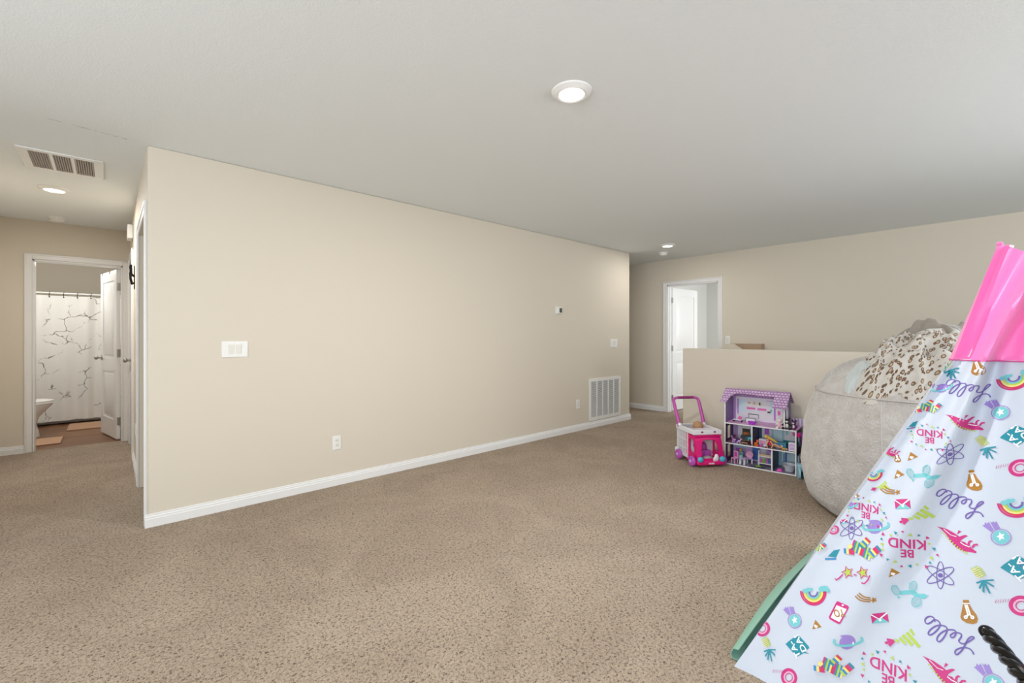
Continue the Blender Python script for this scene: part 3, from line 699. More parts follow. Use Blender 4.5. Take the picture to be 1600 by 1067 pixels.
for e in ((1037,160),(1040,218),(1003,280),(947,270),(910,235),(883,186)): pine.fill(TL, [(945,158),(952,172),(e[0]+3,e[1]+3),(e[0]-5,e[1]-2)]).stroke(TL, [(948,165), e], 9)
tri = Icon('B5', (145, 90)).fill(GO, [(130,38),(200,95),(103,125)]).fill(PW, [(128,78),(162,92),(145,112),(120,96)])
dog = Icon('B5', (280, 300)).fill(AQ, [(195,272),(320,268),(360,300),(400,305),(380,335),(330,325),(300,305),(200,310)]).ell(AQ, (405,322), 34, 22).fill(AQ, [(172,315),(205,322),(185,345)]).stroke(AQ, [(430,320),(455,313)], 5)
for c, rx, ry, a in (((162,258), 28, 52, -.5), ((315,235), 32, 48, .25), ((345,370), 42, 48, .5)):
    dog.ell(AQ, c, rx, ry, a, 4)
    for k in range(-3, 4): dog.stroke(AQ, [(c[0]-rx*.8+k*4, c[1]+k*12+10), (c[0]+rx*.8+k*4, c[1]+k*12-10)], 2)
cone = Icon('B5', (220, 690))
for p, q, w_ in (((290,612),(322,662),16), ((258,642),(375,765),20), ((222,665),(310,752),20), ((192,690),(248,742),16), ((150,708),(188,722),14)): cone.stroke(LI, [p, q], w_)
for p in ((80,702),(65,735),(100,758)): cone.stroke(MG, [p, (145,717)], 13)
kind = Icon('B3', (245, 760))
add_text(kind, 'KIND', .040, 0, .010, PI+.03, MG, .95); add_text(kind, 'BE', .034, -.002, -.020, PI+.05, MG, .9)
for k in range(22):
    q = 2*PI*k/22; r_ = .054+.010*(k % 3)*.5; cx, cy = r_*math.cos(q)*1.12, r_*math.sin(q)*.85-.008; s_ = .0045 if k % 2 else .006; a = k*1.7
    kind.sh.append(('f', (LI, TL, MG)[k % 3], [(cx+s_*math.cos(a+i*2.094), cy+s_*math.sin(a+i*2.094)) for i in range(3)]))
dino = Icon('B3', (770, 700)).fill(MG, [(550,575),(660,603),(740,640),(790,670),(830,655),(850,648),(880,655),(850,675),(815,700),(800,715),(850,722),(872,745),(885,712),(905,700),(935,708),(905,725),(900,760),(930,788),(975,820),(960,834),(900,822),(830,818),(760,788),(700,735),(650,660),(600,610)])
dino.fill(MG, [(765,650),(780,605),(812,615),(790,632)]).stroke(MG, [(925,775),(950,745),(985,742)], 12).stroke(PW, [(800,725),(840,750),(900,770)], 6).stroke(PW, [(620,600),(700,660),(760,672)], 4)
for k in range(11): x = 612+k*25; y = 660+k*19-(k-5)**2*.8+8; dino.stroke(LI, [(x, y), (x+16, y-10)], 8)
medal = Icon('B3', (1180, 630)).fill(LC, [(1030,545),(1055,540),(1060,510),(1080,528),(1098,508),(1150,590),(1125,615)]).fill(LC, [(1110,500),(1135,518),(1142,498),(1160,518),(1178,500),(1218,575),(1160,592)])
medal.ell(LC, (1228,668), 106, 84, .15, 5).ell(AQ, (1228,668), 88, 70, .15).fill(PW, star((1225,660), 48))
tada = Icon('B4', (545, 795)).fill(TL, [(455,785),(470,770),(535,722),(550,718),(562,726),(633,795),(635,805),(600,832),(640,845),(595,842),(550,868),(535,866)])
add_text(tada, 'TA-', .025, .006, -.012, PI-.75, PW, 1.1); add_text(tada, 'DA!', .025, -.008, .012, PI-.75, PW, 1.1)
rain = Icon('B4', (660, 400))
for r_, c in ((92, MG), (79, RD), (66, YE), (54, LI), (42, AQ), (30, PU)): rain.ell(c, (662,390), r_, r_, 0, 9 if r_ > 60 else 8, -.15, PI+.1)
for c, r_ in (((725,365), 24), ((750,360), 24), ((770,372), 16), ((600,380), 18), ((625,372), 18), ((645,368), 13)): rain.ell(AQ, c, r_, r_*.85)
env = Icon('B4', (1145, 603)).fill(MG, [(1080,565),(1198,565),(1210,642),(1090,642)]).fill(AQ, [(1090,642),(1130,605),(1160,605),(1210,642)]).stroke(PW, [(1082,568),(1140,612),(1198,568)], 6).ell(PW, (1147,620), 10, 9)
planet = Icon('B4', (918, 765)).ell(LC, (915,765), 57, 56).ell(LC, (902,714), 36, 8, .05).stroke(AQ, [(820+100*(1+math.cos(q)), 755+36*math.sin(q)) for q in [-.5+ (PI+1.0)*i/24 for i in range(25)]], 12).ell(PW, (955,775), 5, 12)
pin = Icon('B4', (810, 950)); cs = (MG, TL, LI, BL, YE, RD)
def stripes(ic, p, q, w_, n, k0=0):
    for k in range(n):
        a = (p[0]+(q[0]-p[0])*k/n, p[1]+(q[1]-p[1])*k/n); b = (p[0]+(q[0]-p[0])*(k+1)/n, p[1]+(q[1]-p[1])*(k+1)/n); ic.stroke(cs[(k+k0) % 6], [a, b], w_)
stripes(pin, (735,905), (880,1000), 62, 11); stripes(pin, (870,1005), (945,945), 30, 6, 2); stripes(pin, (800,930), (860,872), 30, 5, 1); stripes(pin, (672,945), (750,968), 26, 4, 3); pin.ell(YE, (722,915), 18, 18)
gl = Icon('B4', (950, 265)).fill(LI, star((915,255), 36)).fill(LI, star((1030,250), 36)).stroke(MG, star((915,255), 46), 5, True).stroke(MG, star((1030,250), 46), 5, True).stroke(MG, [(880,270),(850,300),(830,312),(820,300)], 6).stroke(MG, [(1085,265),(1070,300),(1045,325),(1020,320)], 6).stroke(MG, [(960,268),(985,268)], 5)
shoot = Icon('B4', (1060, 435)).fill(GO, star((1110,458), 26))
for k in range(3): shoot.stroke(GO, smooth([(978+k*14, 418-k*12), (1020+k*12, 452-k*14), (1088, 468-k*15)], 4), 7)
phone = Icon('B4', (857, 540)).fill(MG, [(845,460),(925,487),(932,500),(872,615),(858,624),(787,590),(780,575),(835,467)]).fill(PW, [(838,488),(915,512),(862,606),(795,578)]).ell(PW, (885,485), 9, 6)
add_text(phone, 'YO', .027, 0, 0, PI+.45, GO, .85)
donut = Icon('B4', (480, 1020)).ell(MG, (487,1020), 50, 52, 0, 17).ell(PP, (487,1020), 37, 39, 0, 5).ell(MG, (487,1020), 26, 28, 0, 4).stroke(MG, [(365+k*6, 990-(k % 2)*22) for k in range(17)], 2.5)
hat = Icon('B4', (800, 130)).fill(TL, [(765,140),(810,95),(855,88),(825,150)]).fill(BL, [(745,152),(828,152),(826,166),(748,166)])
for ic, px, py in ((hello,1483,992),(hello,1500,785),(hello,1513,606),(bulb,1514,957),(bulb,1522,752),(bulb,1529,572),(atom,1468.5,902),(atom,1485,709),
    (pine,1533,905),(pine,1538,699),(pine,1199,1013),(tri,1396,896),(tri,1276,977),(tri,1425,714),(dog,1419,932),(dog,1442,743),(cone,1408.6,1001),(cone,1433,803),
    (kind,1416.7,854),(kind,1386,1053),(kind,1453,680),(dino,1495.5,845),(dino,1475,1054),(dino,1508,660),(medal,1557,834),(medal,1557,641),(medal,1545,1062),(medal,1237,965),
    (tada,1246,1009),(tada,1589,681),(tada,1592,888),(rain,1270,928),(rain,1588,789),(rain,1584,592),(env,1373.6,968),(env,1411,786),(planet,1325,1003),(planet,1368,823),
    (pin,1302,1042),(pin,1347,858),(pin,1452,636),(gl,1332,896),(shoot,1355,932),(shoot,1392,766),(phone,1312,955),(donut,1232,1057),(donut,1592,732),(donut,1594,948),(hat,1300,868),(planet,1478,607),(atom,1330,826),
    (tri,1404,742),(pine,1482,577),(donut,1190,982),(hello,1640,900),(bulb,1680,820),(dino,1650,1010),(atom,1665,700)):
    if (px, py) not in ((1478, 607), (1453, 680), (1452, 636)): stamp(ic, px, py)
stamp(planet, 1472, 607, .7); stamp(kind, 1452, 680, .75); stamp(pin, 1449, 637, .7)
for ic, px, py, sc in ((kind,1352,797,.8),(dino,1388,704,.7),(hat,1425,665,.7),(cone,1375,760,.6),(donut,1302,828,.6),(env,1318,815,.5),(medal,1440,608,.6),(bulb,1402,716,.5),(tada,1460,575,.6),(rain,1365,742,.6),(tri,1337,775,.8),(pin,1275,852,.6),(planet,1330,790,.5)): stamp(ic, px, py, sc)
pm = MB(); grid(near, 0, 1, 0, ZS, 70, 50, pm); grid(left, 0, 1, 0, ZS, 30, 50, pm)
pm.m = 0
k = len(pm.v); pm.v += prt.v; pm.f += [[k+i for i in f] for f in prt.f]; pm.mi += prt.mi
pm.m = 0
for i, j in ((2, 3), (3, 4)):
    grid(lambda s, z: corner(i, z).lerp(corner(j, z), s), 0, 1, 0, ZS, 6, 10, pm)
pm.v = [v-TC for v in pm.v]
pm.build('printed_panel', [CLOTH]+INKM, tent, merge=False, ang=60)
# pink upper part, open at the top, sagging between the pole tips
pk = MB()
def topsag(fn):
    def g(s, z):
        f = (z-ZS)/(ZT-ZS); p = fn(s, z); p = p.copy(); p.z -= .035*math.sin(PI*s)*f*f; return p
    return g
grid(topsag(near), 0, 1, ZS-.006, ZT, 44, 30, pk)
grid(topsag(lambda s, z: left(s, z)+Vector((0, .004*math.sin(PI*s), 0))), 0, 1, ZS-.006, ZT, 30, 30, pk)
for i, j in ((2, 3), (3, 4)): grid(topsag(lambda s, z: corner(i, z).lerp(corner(j, z), s)), 0, 1, ZS-.006, ZT, 10, 10, pk)
cxy = TC+Vector((0, 0, 0)); pk.v = [Vector(((v.x-cxy.x)*1.012, (v.y-cxy.y)*1.012, v.z)) for v in pk.v]
pk.build('pink_top', PINK, tent, ang=60)
m = MB(); pts = []
for i, fn, d in ((1, near, 1),):
    pts = [near(s/24, ZS-.004)+Vector((-.004, 0, 0)) for s in range(25)]
m.tube([p-TC for p in pts], .0025, 6); m.tube([left(s/12, ZS-.004)+Vector((0, .004, 0))-TC for s in range(13)], .0025, 6); m.build('seam', mat('pink_seam', (214, 84, 150), .5), tent)
for i in (1, 2, 3, 4):
    sx, sy = SG[i]
    m = MB(); m.tube([corner(i, z)-TC-Vector((sx*.034, sy*.034, 0)) for z in [max(.006, (ZT-(.012 if i == 1 else .075))*k/16) for k in range(17)]], .006, 8); m.build('pole', WHITE, tent)
    m = MB(); c = corner(i, ZT)-TC; m.ball((c.x*.95, c.y*.95, ZT-.002), (.009, .009, .007)); m.build('pole_cap', PINK, tent)
m = MB()   # teal floor sheet with a turned-up side running past the left foot
f1, f2, f3, f4 = [corner(i, 0)-TC for i in (1, 2, 3, 4)]
m.box((f1.x+.01, f4.y+.01, .003), (f2.x-.01, f1.y-.01, .009))
m.build('floor_sheet', TEAL, tent)
m = MB(); n = 20; vs = []
for i in range(n+1):
    q = i/n; x = f1.x+.03+(f2.x-f1.x-.02)*q; sag = math.sin(PI*q)
    for (dy, z) in ((0, .006), (.022+.018*sag, .005), (.030+.030*sag, .02), (.020+.02*sag, .045+.02*sag), (.0, .05+.03*sag)):
        vs.append((x, f1.y-.004+dy, z))
m.add(vs, [(i*5+j, i*5+j+1, (i+1)*5+j+1, (i+1)*5+j) for i in range(n) for j in range(4)]); o = m.build('floor_hem', TEAL, tent, ang=80)
sm = o.modifiers.new('t', 'SOLIDIFY'); sm.thickness = .003

# ------------------------------------------------------------------ black twisted rod at the lower right corner
p0 = at(1541, 986, X=1.42); p1 = at(1640, 1110, X=1.18); ax = (p1-p0); L = ax.length; ax.normalize()
t = thing('twisted_rod', 'glossy black twisted rod with a rounded end, bottom right corner', 'rod', p1)
s_ = ax.cross(Vector((0, 0, 1))).normalized(); u_ = s_.cross(ax).normalized()
for k in range(3):
    m = MB(); pts = []; rr = []; N = 60
    for i in range(N+1):
        q = i/N; a = q*L*55+k*2*PI/3; e = min(1, (q*12+.15)**.5) if q < .08 else 1
        pts.append(p0-p1+ax*(L*q)+(s_*math.cos(a)+u_*math.sin(a))*.0072*e); rr.append(.0085*e)
    m.tube(pts, rr, 10); m.build('strand', mat('glossy_black', (6, 6, 7), .15, spec=.35), t)
m = MB(); m.ball(p0-p1+ax*.006, (.0145, .0145, .0145)); m.build('rounded_tip', MATS['glossy_black'], t)
#EXTRA

# ------------------------------------------------------------------ toys along the half wall
MAG = mat('magenta_plastic', (226, 20, 122), .28); PUR = mat('purple_plastic', (190, 88, 190), .3); ORCH = mat('orchid_plastic', (196, 84, 172), .32)
CYAN = mat('cyan_plastic', (78, 186, 214), .3); TOYW = mat('toy_white', (236, 238, 242), .35); REDP = mat('red_toy', (206, 44, 34), .4)
LAV = mat('lavender_paint', (206, 172, 222), .5); LILAC = mat('lilac_paint', (188, 150, 208), .5); GREYB = mat('grey_bluish_panel', (92, 94, 108), .5)
TEALT = mat('teal_toy', (48, 140, 156), .45); BROWNT = mat('brown_toy', (92, 62, 46), .6); BLACKT = mat('black_toy', (24, 24, 28), .6); YEL = mat('yellow_hair', (226, 186, 84), .6)
SKIN = mat('doll_skin', (226, 170, 140), .5); ORG = mat('orange_toy', (232, 122, 56), .5); BLUET = mat('blue_toy', (66, 110, 178), .45); LBLUE = mat('light_blue_toy', (156, 202, 220), .5)
GREENT = mat('green_toy', (112, 160, 50), .6); PINKL = mat('light_pink_toy', (236, 168, 206), .45); DGREY = mat('dark_grey_fabric', (84, 82, 88), .8); CREAM = mat('cream_toy', (232, 222, 200), .6)

# --- shopping cart shaped like a little van
CA = Vector((4.035, 1.885, 0)); CR = math.radians(-35.4)
ct = thing('toy_shopping_cart', 'pink and white toy shopping cart with a little van front, beside the dollhouse', 'toy cart', CA, CR)
W = .26
# van body: side profile (y back, z up), windscreen and side windows cut out
def vanside(x0, x1):
    m = MB()
    outer = [(0, .03), (-.004, .09), (.012, .16), (.035, .245), (.055, .275), (.075, .285), (.20, .285), (.20, .03)]
    win = [(.055, .13), (.062, .19), (.075, .235), (.09, .245), (.125, .245), (.14, .23), (.14, .14), (.12, .12), (.075, .12)]
    # ring of quads between outer outline and window
    def rs(poly, n):
        P_ = [Vector(p) for p in poly]; L = [0]
        for a, b in zip(P_, P_[1:]+P_[:1]): L.append(L[-1]+(b-a).length)
        out = []
        for k in range(n):
            d = L[-1]*k/n; i = max(j for j in range(len(P_)) if L[j] <= d+1e-9); out.append(P_[i].lerp(P_[(i+1) % len(P_)], (d-L[i])/(L[i+1]-L[i]+1e-9)))
        return out
    n = 64; c = Vector((.1, .18)); O = rs(outer, 200); I = rs(win, 200)
    def byang(P_, a): return min(P_, key=lambda p: abs(math.atan2(math.sin(math.atan2(p.y-c.y, p.x-c.x)-a), math.cos(math.atan2(p.y-c.y, p.x-c.x)-a))))
    vs = []
    for x in (x0, x1):
        for R_ in (O, I):
            for k in range(n): p = byang(R_, 2*PI*k/n); vs.append((x, p.x, p.y))
    fs = []
    for k in range(n):
        q = (k+1) % n; fs += [(k, q, n+q, n+k), (2*n+k, 2*n+q, 3*n+q, 3*n+k), (k, q, 2*n+q, 2*n+k), (n+k, n+q, 3*n+q, 3*n+k)]
    return m.add(vs, fs)
m = vanside(0, .012); o = vanside(W-.012, W); k = len(m.v); m.v += o.v; m.f += [[k+i for i in f] for f in o.f]; m.mi += o.mi
# front skin: follows the nose profile, with a tall arched opening
nose = [(-.004, .03), (-.008, .09), (.008, .16), (.031, .245), (.052, .277), (.075, .288), (.12, .288)]
def nosey(z):
    for (y0, z0), (y1, z1) in zip(nose, nose[1:]):
        if z <= z1 and z1 > z0: return y0+(y1-y0)*(z-z0)/(z1-z0)
    return .075
NX, NZ = 40, 40; vs = []; keep = {}
for j in range(NZ+1):
    z = .03+.25*j/NZ
    for i in range(NX+1):
        x = W*i/NX; e = (2*x/W-1); vs.append((x, nosey(z)+.012*e*e-.006, z))
fs = []
for j in range(NZ):
    for i in range(NX):
        x = W*(i+.5)/NX; z = .03+.25*(j+.5)/NZ; ex = abs(x-W/2)/(.092-.02*(z-.08)/.16); 
        if .085 < z < .25 and ex**4+(max(0, (z-.15))/.10)**4 < 1: continue
        fs.append((j*(NX+1)+i, j*(NX+1)+i+1, (j+1)*(NX+1)+i+1, (j+1)*(NX+1)+i))
f2 = MB(); f2.add(vs, fs)
m.box((0, .03, .276), (W, .20, .288)); m.box((0, .0, .03), (W, .20, .042))
m.build('van_body', MAG, ct, bevel=.002, seg=1)
o = f2.build('van_front', MAG, ct, ang=60); s = o.modifiers.new('t', 'SOLIDIFY'); s.thickness = .008; s.offset = 0
m = MB(); m.box((-.006, -.022, .022), (W+.006, .03, .062)); m.build('bumper', MAG, ct, bevel=.014, seg=4)
for x in (.022, W-.022): m = MB(); m.ball((x, -.020, .078), (.028, .02, .026)); m.build('headlight', CYAN, ct)
m = MB(); m.box((.012, .19, .03), (W-.012, .196, .285)); m.build('inner_wall', REDP, ct)
m = MB(); m.ball((.075, .16, .17), (.028, .02, .03)); m.build('inner_dial', BLUET, ct)
m = MB(); m.box((.10, .10, .042), (.20, .18, .13)); m.ball((.15, .15, .15), (.03, .03, .05)); m.build('inner_seat', PUR, ct, bevel=.01)
m = MB(); m.ball((.13, .165, .235), (.018, .015, .03)); m.build('mirror', PUR, ct)
m = MB(); m.ball((.13, .05, .06), (.06, .04, .035)); m.build('silver_tray', mat('silver_toy', (200, 196, 200), .3, .5), ct)
m = MB(); m.ball((.185, -.01, .09), (.022, .012, .035)); m.ball((.165, -.012, .075), (.02, .01, .02)); m.build('bow', TOYW, ct)
m = MB()
for k in range(5): m.box((.105+k*.011, -.0235, .034), (.112+k*.011, -.022, .046+.004*(k % 2)))
m.build('white_marks', TOYW, ct)
# basket with slotted sides
m = MB()
def slotted(x0, x1):
    cols = 6; y0, y1, z0, z1 = .165, .37, .05, .30
    m.box((x0, y0, z0), (x1, y1, z0+.03)); m.box((x0, y0, z1), (x1, y1, z1+.03))
    for k in range(cols+1): y = y0+(y1-y0-.008)*k/cols; m.box((x0, y, z0), (x1, y+.009, z1))
    for z in (.13, .21): m.box((x0, y0, z), (x1, y1, z+.009))
slotted(-.006, .001); slotted(W-.001, W+.006)
m.box((0, .365, .05), (W, .372, .33)); m.box((0, .16, .05), (W, .166, .33)); m.box((0, .16, .05), (W, .372, .056))
m.build('basket', TOYW, ct, merge=False)
m = MB(); m.frame(-.012, W+.012, .045, .38, .012, W-.012, .075, .365, 0, .042)
m.v = [Vector((v.x, v.z, .292+v.y)) for v in m.v]; m.build('basket_rim', TOYW, ct, bevel=.004, merge=False)
for x in (.075, .20): m = MB(); m.ball((x, .043, .318), (.013, .003, .008), 10, 6); m.build('rim_badge', mat('plum_badge', (142, 30, 100), .4), ct)
m = MB(); m.box((-.012, .37, .05), (W+.012, .41, .10)); m.build('rear_step', TOYW, ct, bevel=.008)
for y, z in ((.05, .05), (.30, .05)):
    for x, sg in ((-.012, -1), (W+.012, 1)):
        m = MB(); m.cyl((x, y, z), (x+sg*.028, y, z), .05, .046, 24); wh = m.build('wheel', PUR, ct, bevel=.005)
        m = MB(); m.ball((x+sg*.028, y, z), (.008, .017, .017)); m.build('hub_cap', LAV, wh)
m = MB(); h = [(0, .33, .315), (-.002, .35, .37), (-.006, .41, .49), (-.006, .44, .555), (.006, .45, .578), (.03, .455, .585)]
hp = h+[(W/2, .46, .588)]+[(W-x, y, z) for x, y, z in h[::-1]]
hp = [Vector(p) for p in hp]; m.tube(hp, [.019, .018, .0165, .0155, .015, .013, .013, .013, .015, .0155, .0165, .018, .019], 12); m.build('push_handle', ORCH, ct)
m = MB()
for k in range(15): x = .05+.16*k/14; m.tube([(x-.0035, .457, .5865), (x+.0035, .457, .5865)], .0148, 12)
m.build('handle_grip', mat('dark_orchid', (140, 34, 104), .4), ct)
for x in (0, W): m = MB(); m.ball((x, .33, .335), (.018, .02, .02)); m.build('handle_joint', TOYW, ct)
tb = MB(); tb.ball((0, 0, 0), (.055, .05, .045)); o = tb.build('doll_head', mat('tan_toy', (178, 138, 100), .6)); tag(o, 'tan rounded toy lying in the basket of the pink toy cart', 'toy')
o.location = CA+Matrix.Rotation(CR, 3, 'Z') @ Vector((.15, .25, .335))

# --- dollhouse
DL = Vector((4.371, 1.773, 0)); DR = math.atan2(-.583, .059); DM = Matrix.Translation(DL) @ Matrix.Rotation(DR, 4, 'Z')
dh = thing('dollhouse', 'three storey purple and white wooden dollhouse standing against the half wall', 'dollhouse', DL, DR)
Wd, Dd, W2 = .586, .26, .50; Z1, Z2, ZE = .196, .386, .60
def brick(name, c1, c2, mo, sc, bw, rh, ms=.06):
    m = bpy.data.materials.new(name); m.use_nodes = True; nt = m.node_tree; b = nt.nodes['Principled BSDF']; b.inputs['Roughness'].default_value = .5
    br = nt.nodes.new('ShaderNodeTexBrick'); tc = nt.nodes.new('ShaderNodeTexCoord'); sp = nt.nodes.new('ShaderNodeSeparateXYZ'); cb = nt.nodes.new('ShaderNodeCombineXYZ')
    nt.links.new(tc.outputs['Object'], sp.inputs[0]); nt.links.new(sp.outputs[0], cb.inputs[0]); nt.links.new(sp.outputs[2], cb.inputs[1]); nt.links.new(cb.outputs[0], br.inputs[0])
    for k, v in (('Color1', (*lin(c1), 1)), ('Color2', (*lin(c2), 1)), ('Mortar', (*lin(mo), 1)), ('Scale', sc), ('Brick Width', bw), ('Row Height', rh), ('Mortar Size', ms)): br.inputs[k].default_value = v
    nt.links.new(br.outputs[0], b.inputs['Base Color']); return m
SHING = brick('scalloped_shingle_print', (226, 200, 230), (206, 170, 214), (158, 116, 166), 1, .027, .019, .0035)
STRIPE = brick('lilac_wallpaper_print', (196, 150, 216), (180, 140, 204), (222, 200, 234), 1, .022, .5, .002)
SIDEP = mat('grey_brick_print', (120, 114, 140), .5, var=(18, (84, 80, 110)))
EDGE = TOYW
def sidewall(x, z0, z1, wins, y0=.0, y1=Dd):
    m = MB(); ys = sorted({y0, y1} | {w[0] for w in wins} | {w[1] for w in wins}); zz = sorted({z0, z1} | {w[2] for w in wins} | {w[3] for w in wins})
    for ya, yb in zip(ys, ys[1:]):
        for za, zb in zip(zz, zz[1:]):
            if any(w[0] <= ya and yb <= w[1] and w[2] <= za and zb <= w[3] for w in wins): continue
            m.box((x, ya, za), (x+.007, yb, zb))
    return m
lw = [(.07, .17, .045, .165), (.07, .17, .225, .35)]
sidewall(0, 0, Z2, lw).build('side_panel', mat('navy_side_print', (76, 58, 98), .5, var=(30, (110, 70, 120))), dh, merge=True)
sidewall(Wd-.007, 0, Z2, [(.06, .19, .03, .165), (.08, .18, .24, .35)]).build('side_panel', SIDEP, dh)
SP2 = mat('violet_side_print', (150, 108, 160), .5, var=(26, (118, 98, 158)))
def gable(x, wins):
    m = MB(); poly = [(.0, Z2), (Dd, Z2), (Dd, .60), (.135, .693), (.0, .60)]
    m = sidewall(x, Z2, .60, wins); m.prism([(0, .60), (Dd, .60), (.135, .693)], (x+.007, 0, 0), (0, 1, 0), (0, 0, 1), -.007) if False else m.add([(x, 0, .60), (x, Dd, .60), (x, .135, .693), (x+.007, 0, .60), (x+.007, Dd, .60), (x+.007, .135, .693)], [(0, 1, 2), (3, 5, 4), (0, 2, 5, 3), (1, 4, 5, 2), (0, 3, 4, 1)])
    return m
gable(0, []).build('gable_panel', SP2, dh, merge=False); gable(W2-.007, [(.05, .20, .43, .58)]).build('gable_panel', mat('grey_gable_print', (104, 104, 130), .5), dh, merge=False)
m = MB()                                          # white edging on the front of every board
for x, z0, z1 in ((-.001, 0, .60), (Wd-.008, 0, Z2), (W2-.009, Z2, .57), (.395, 0, Z1), (.232, Z1, Z2)): m.box((x, -.004, z0), (x+.009, .0, z1))
for z, x1 in ((0, Wd), (Z1, Wd), (Z2, Wd)): m.box((-.002, -.0045, z), (x1+.001, .0, z+.009))
m.build('edge_banding', EDGE, dh, merge=False)
for nm, z, c, x1 in (('grey_floor_print', .0, (122, 116, 136), Wd), ('brown_floor_print', Z1, (112, 84, 96), Wd), ('pink_floor_print', Z2, (214, 160, 204), Wd)):
    m = MB(); m.box((0, 0, z), (x1, Dd, z+.007)); m.build('floor_board', mat(nm, c, .5, var=(14, tuple(min(255, v+34) for v in c))), dh)
m = MB(); m.box((.396, 0, .007), (.402, Dd-.006, Z1)); m.build('partition', mat('slate_partition', (96, 104, 126), .5), dh)
m = MB(); m.box((.233, 0, Z1+.007), (.239, Dd-.006, Z2)); m.build('partition', mat('indigo_partition', (66, 66, 100), .5), dh)
# back panels and their printed pictures (flat prints in the same mesh)
def back(name, x0, x1, z0, z1, base, prints):
    mats = [base]; m = MB(); m.box((x0, Dd-.006, z0), (x1, Dd, z1))
    for k, p in enumerate(prints):
        mt = p[0]; 
        if mt not in mats: mats.append(mt)
        m.m = mats.index(mt); y = Dd-.0066-.0002*k; a, c, b_, d_ = p[1:5]
        m.add([(a, y, c), (b_, y, c), (b_, y, d_), (a, y, d_)], [(0, 1, 2, 3)])
    m.build(name, mats, dh, merge=False)
FR = mat('print_frame_dark', (70, 60, 52), .6); GRN = mat('print_green', (84, 150, 84), .6); CUR = mat('print_curtain', (188, 96, 210), .6); PNK = mat('print_pink', (232, 104, 184), .6); SKY = mat('print_sky', (206, 232, 240), .6)
BOARD = mat('print_white_boards', (228, 226, 232), .55); FIRE = mat('print_fire', (224, 130, 60), .6); DBL = mat('print_door_blue', (64, 110, 190), .5); AQW = mat('print_aqua', (158, 208, 216), .5)
back('back_panel', 0, W2, Z2+.007, .66, LILAC, [(BOARD, .03, Z2+.01, .48, .62), (CUR, .045, .45, .055, .60), (SKY, .06, .47, .115, .60), (CREAM, .135, .545, .165, .585), (FR, .140, .562, .16, .568), (CREAM, .18, .545, .212, .585), (FR, .194, .552, .198, .58), (CREAM, .232, .545, .265, .585), (FR, .238, .55, .25, .578),
    (PNK, .13, .505, .205, .525), (PNK, .225, .503, .30, .523), (SKY, .33, .47, .365, .60), (CUR, .365, .42, .377, .605), (CUR, .30, .598, .37, .602), (GRN, .335, .50, .345, .52), (FR, .31, .485, .337, .50), (PNK, .395, .475, .418, .515), (FR, .145, .425, .235, .462), (BOARD, .15, .425, .23, .455)])
back('back_panel', 0, .233, Z1+.007, Z2, LAV, [(LILAC, .02, Z1+.01, .05, .37), (BOARD, .05, Z1+.01, .21, .35), (BOARD, .04, .335, .22, .345), (FR, .09, .21, .16, .31), (FIRE, .10, .22, .15, .275), (PNK, .06, .35, .09, .375), (FR, .12, .348, .155, .38), (PNK, .175, .35, .20, .378)])
back('back_panel', .239, Wd-.007, Z1+.007, Z2, AQW, [(mat('print_indigo', (66, 80, 130), .6), .24, Z1+.01, .262, .38), (BOARD, .262, .25, .345, .38), (CUR, .285, .28, .325, .335), (TEALT, .275, .345, .335, .372), (SKY, .36, .22, .43, .37), (BOARD, .45, .25, .56, .34), (LBLUE, .46, .30, .48, .36), (PNK, .515, .30, .545, .33), (TEALT, .44, Z1+.01, .57, .25)])
back('back_panel', 0, .396, .007, Z1, LAV, [(AQW, .02, .12, .13, .18), (CUR, .03, .02, .08, .11), (DBL, .18, .02, .245, .19), (BOARD, .255, .03, .30, .19), (CUR, .31, .12, .38, .19)])
back('back_panel', .402, Wd-.007, .007, Z1, LBLUE, [(SKY, .43, .05, .575, .185), (TEALT, .535, .12, .565, .165), (BLUET, .455, .02, .47, .165), (BLUET, .455, .15, .50, .165)])
# roof: front slope with an arched cut-out, back slope
ry, rz_ = .135, .705; ey, ez = -.035, .592; sl = math.hypot(ry-ey, rz_-ez)
ux = Vector((1, 0, 0)); uy = Vector((0, (ry-ey)/sl, (rz_-ez)/sl))
arch = [(-.03, 0), (.028, 0), (.032, .05), (.045, .09), (.065, .122), (.095, .14), (.14, .142), (.20, .136), (.27, .128), (.34, .125), (.405, .125), (.408, .06), (.41, -.02), (.46, -.022), (W2+.02, -.022), (W2+.02, sl), (-.03, sl)]
m = MB(); m.prism(arch, (0, ey, ez), ux, uy, .007); m.build('roof_front', SHING, dh, merge=False)
m = MB(); b0 = Vector((0, ry, rz_)); uyb = Vector((0, .16, -.105)).normalized(); m.prism([(-.03, 0), (W2+.02, 0), (W2+.02, .20), (-.03, .20)], b0, ux, uyb, .007); m.build('roof_back', SHING, dh)
m = MB(); m.box((-.03, ry-.006, rz_-.002), (W2+.02, ry+.006, rz_+.006)); m.build('roof_ridge', mat('plum_ridge', (150, 112, 152), .5), dh)
m = MB()
m.box((W2, Dd-.004, Z2+.007), (Wd+.03, Dd, Z2+.07))
for k in range(8): x = W2+.005+k*.013; m.m = k % 2; m.box((x, Dd-.007, Z2+.009), (x+.008, Dd-.004, Z2+.08))
m.build('terrace_fence', [LAV, TOYW], dh, merge=False)

def put(o, x, y, z, rz=0): o.location = DM @ Vector((x, y, z)); o.rotation_euler = (0, 0, DR+rz); return o
def toy(name, label, cat, x, y, z, rz=0, group='toys in the dollhouse'): return put(thing(name, label, cat, (0, 0, 0), 0, group), x, y, z, rz)
GZ, MZ, UZ = .0075, Z1+.0075, Z2+.0075
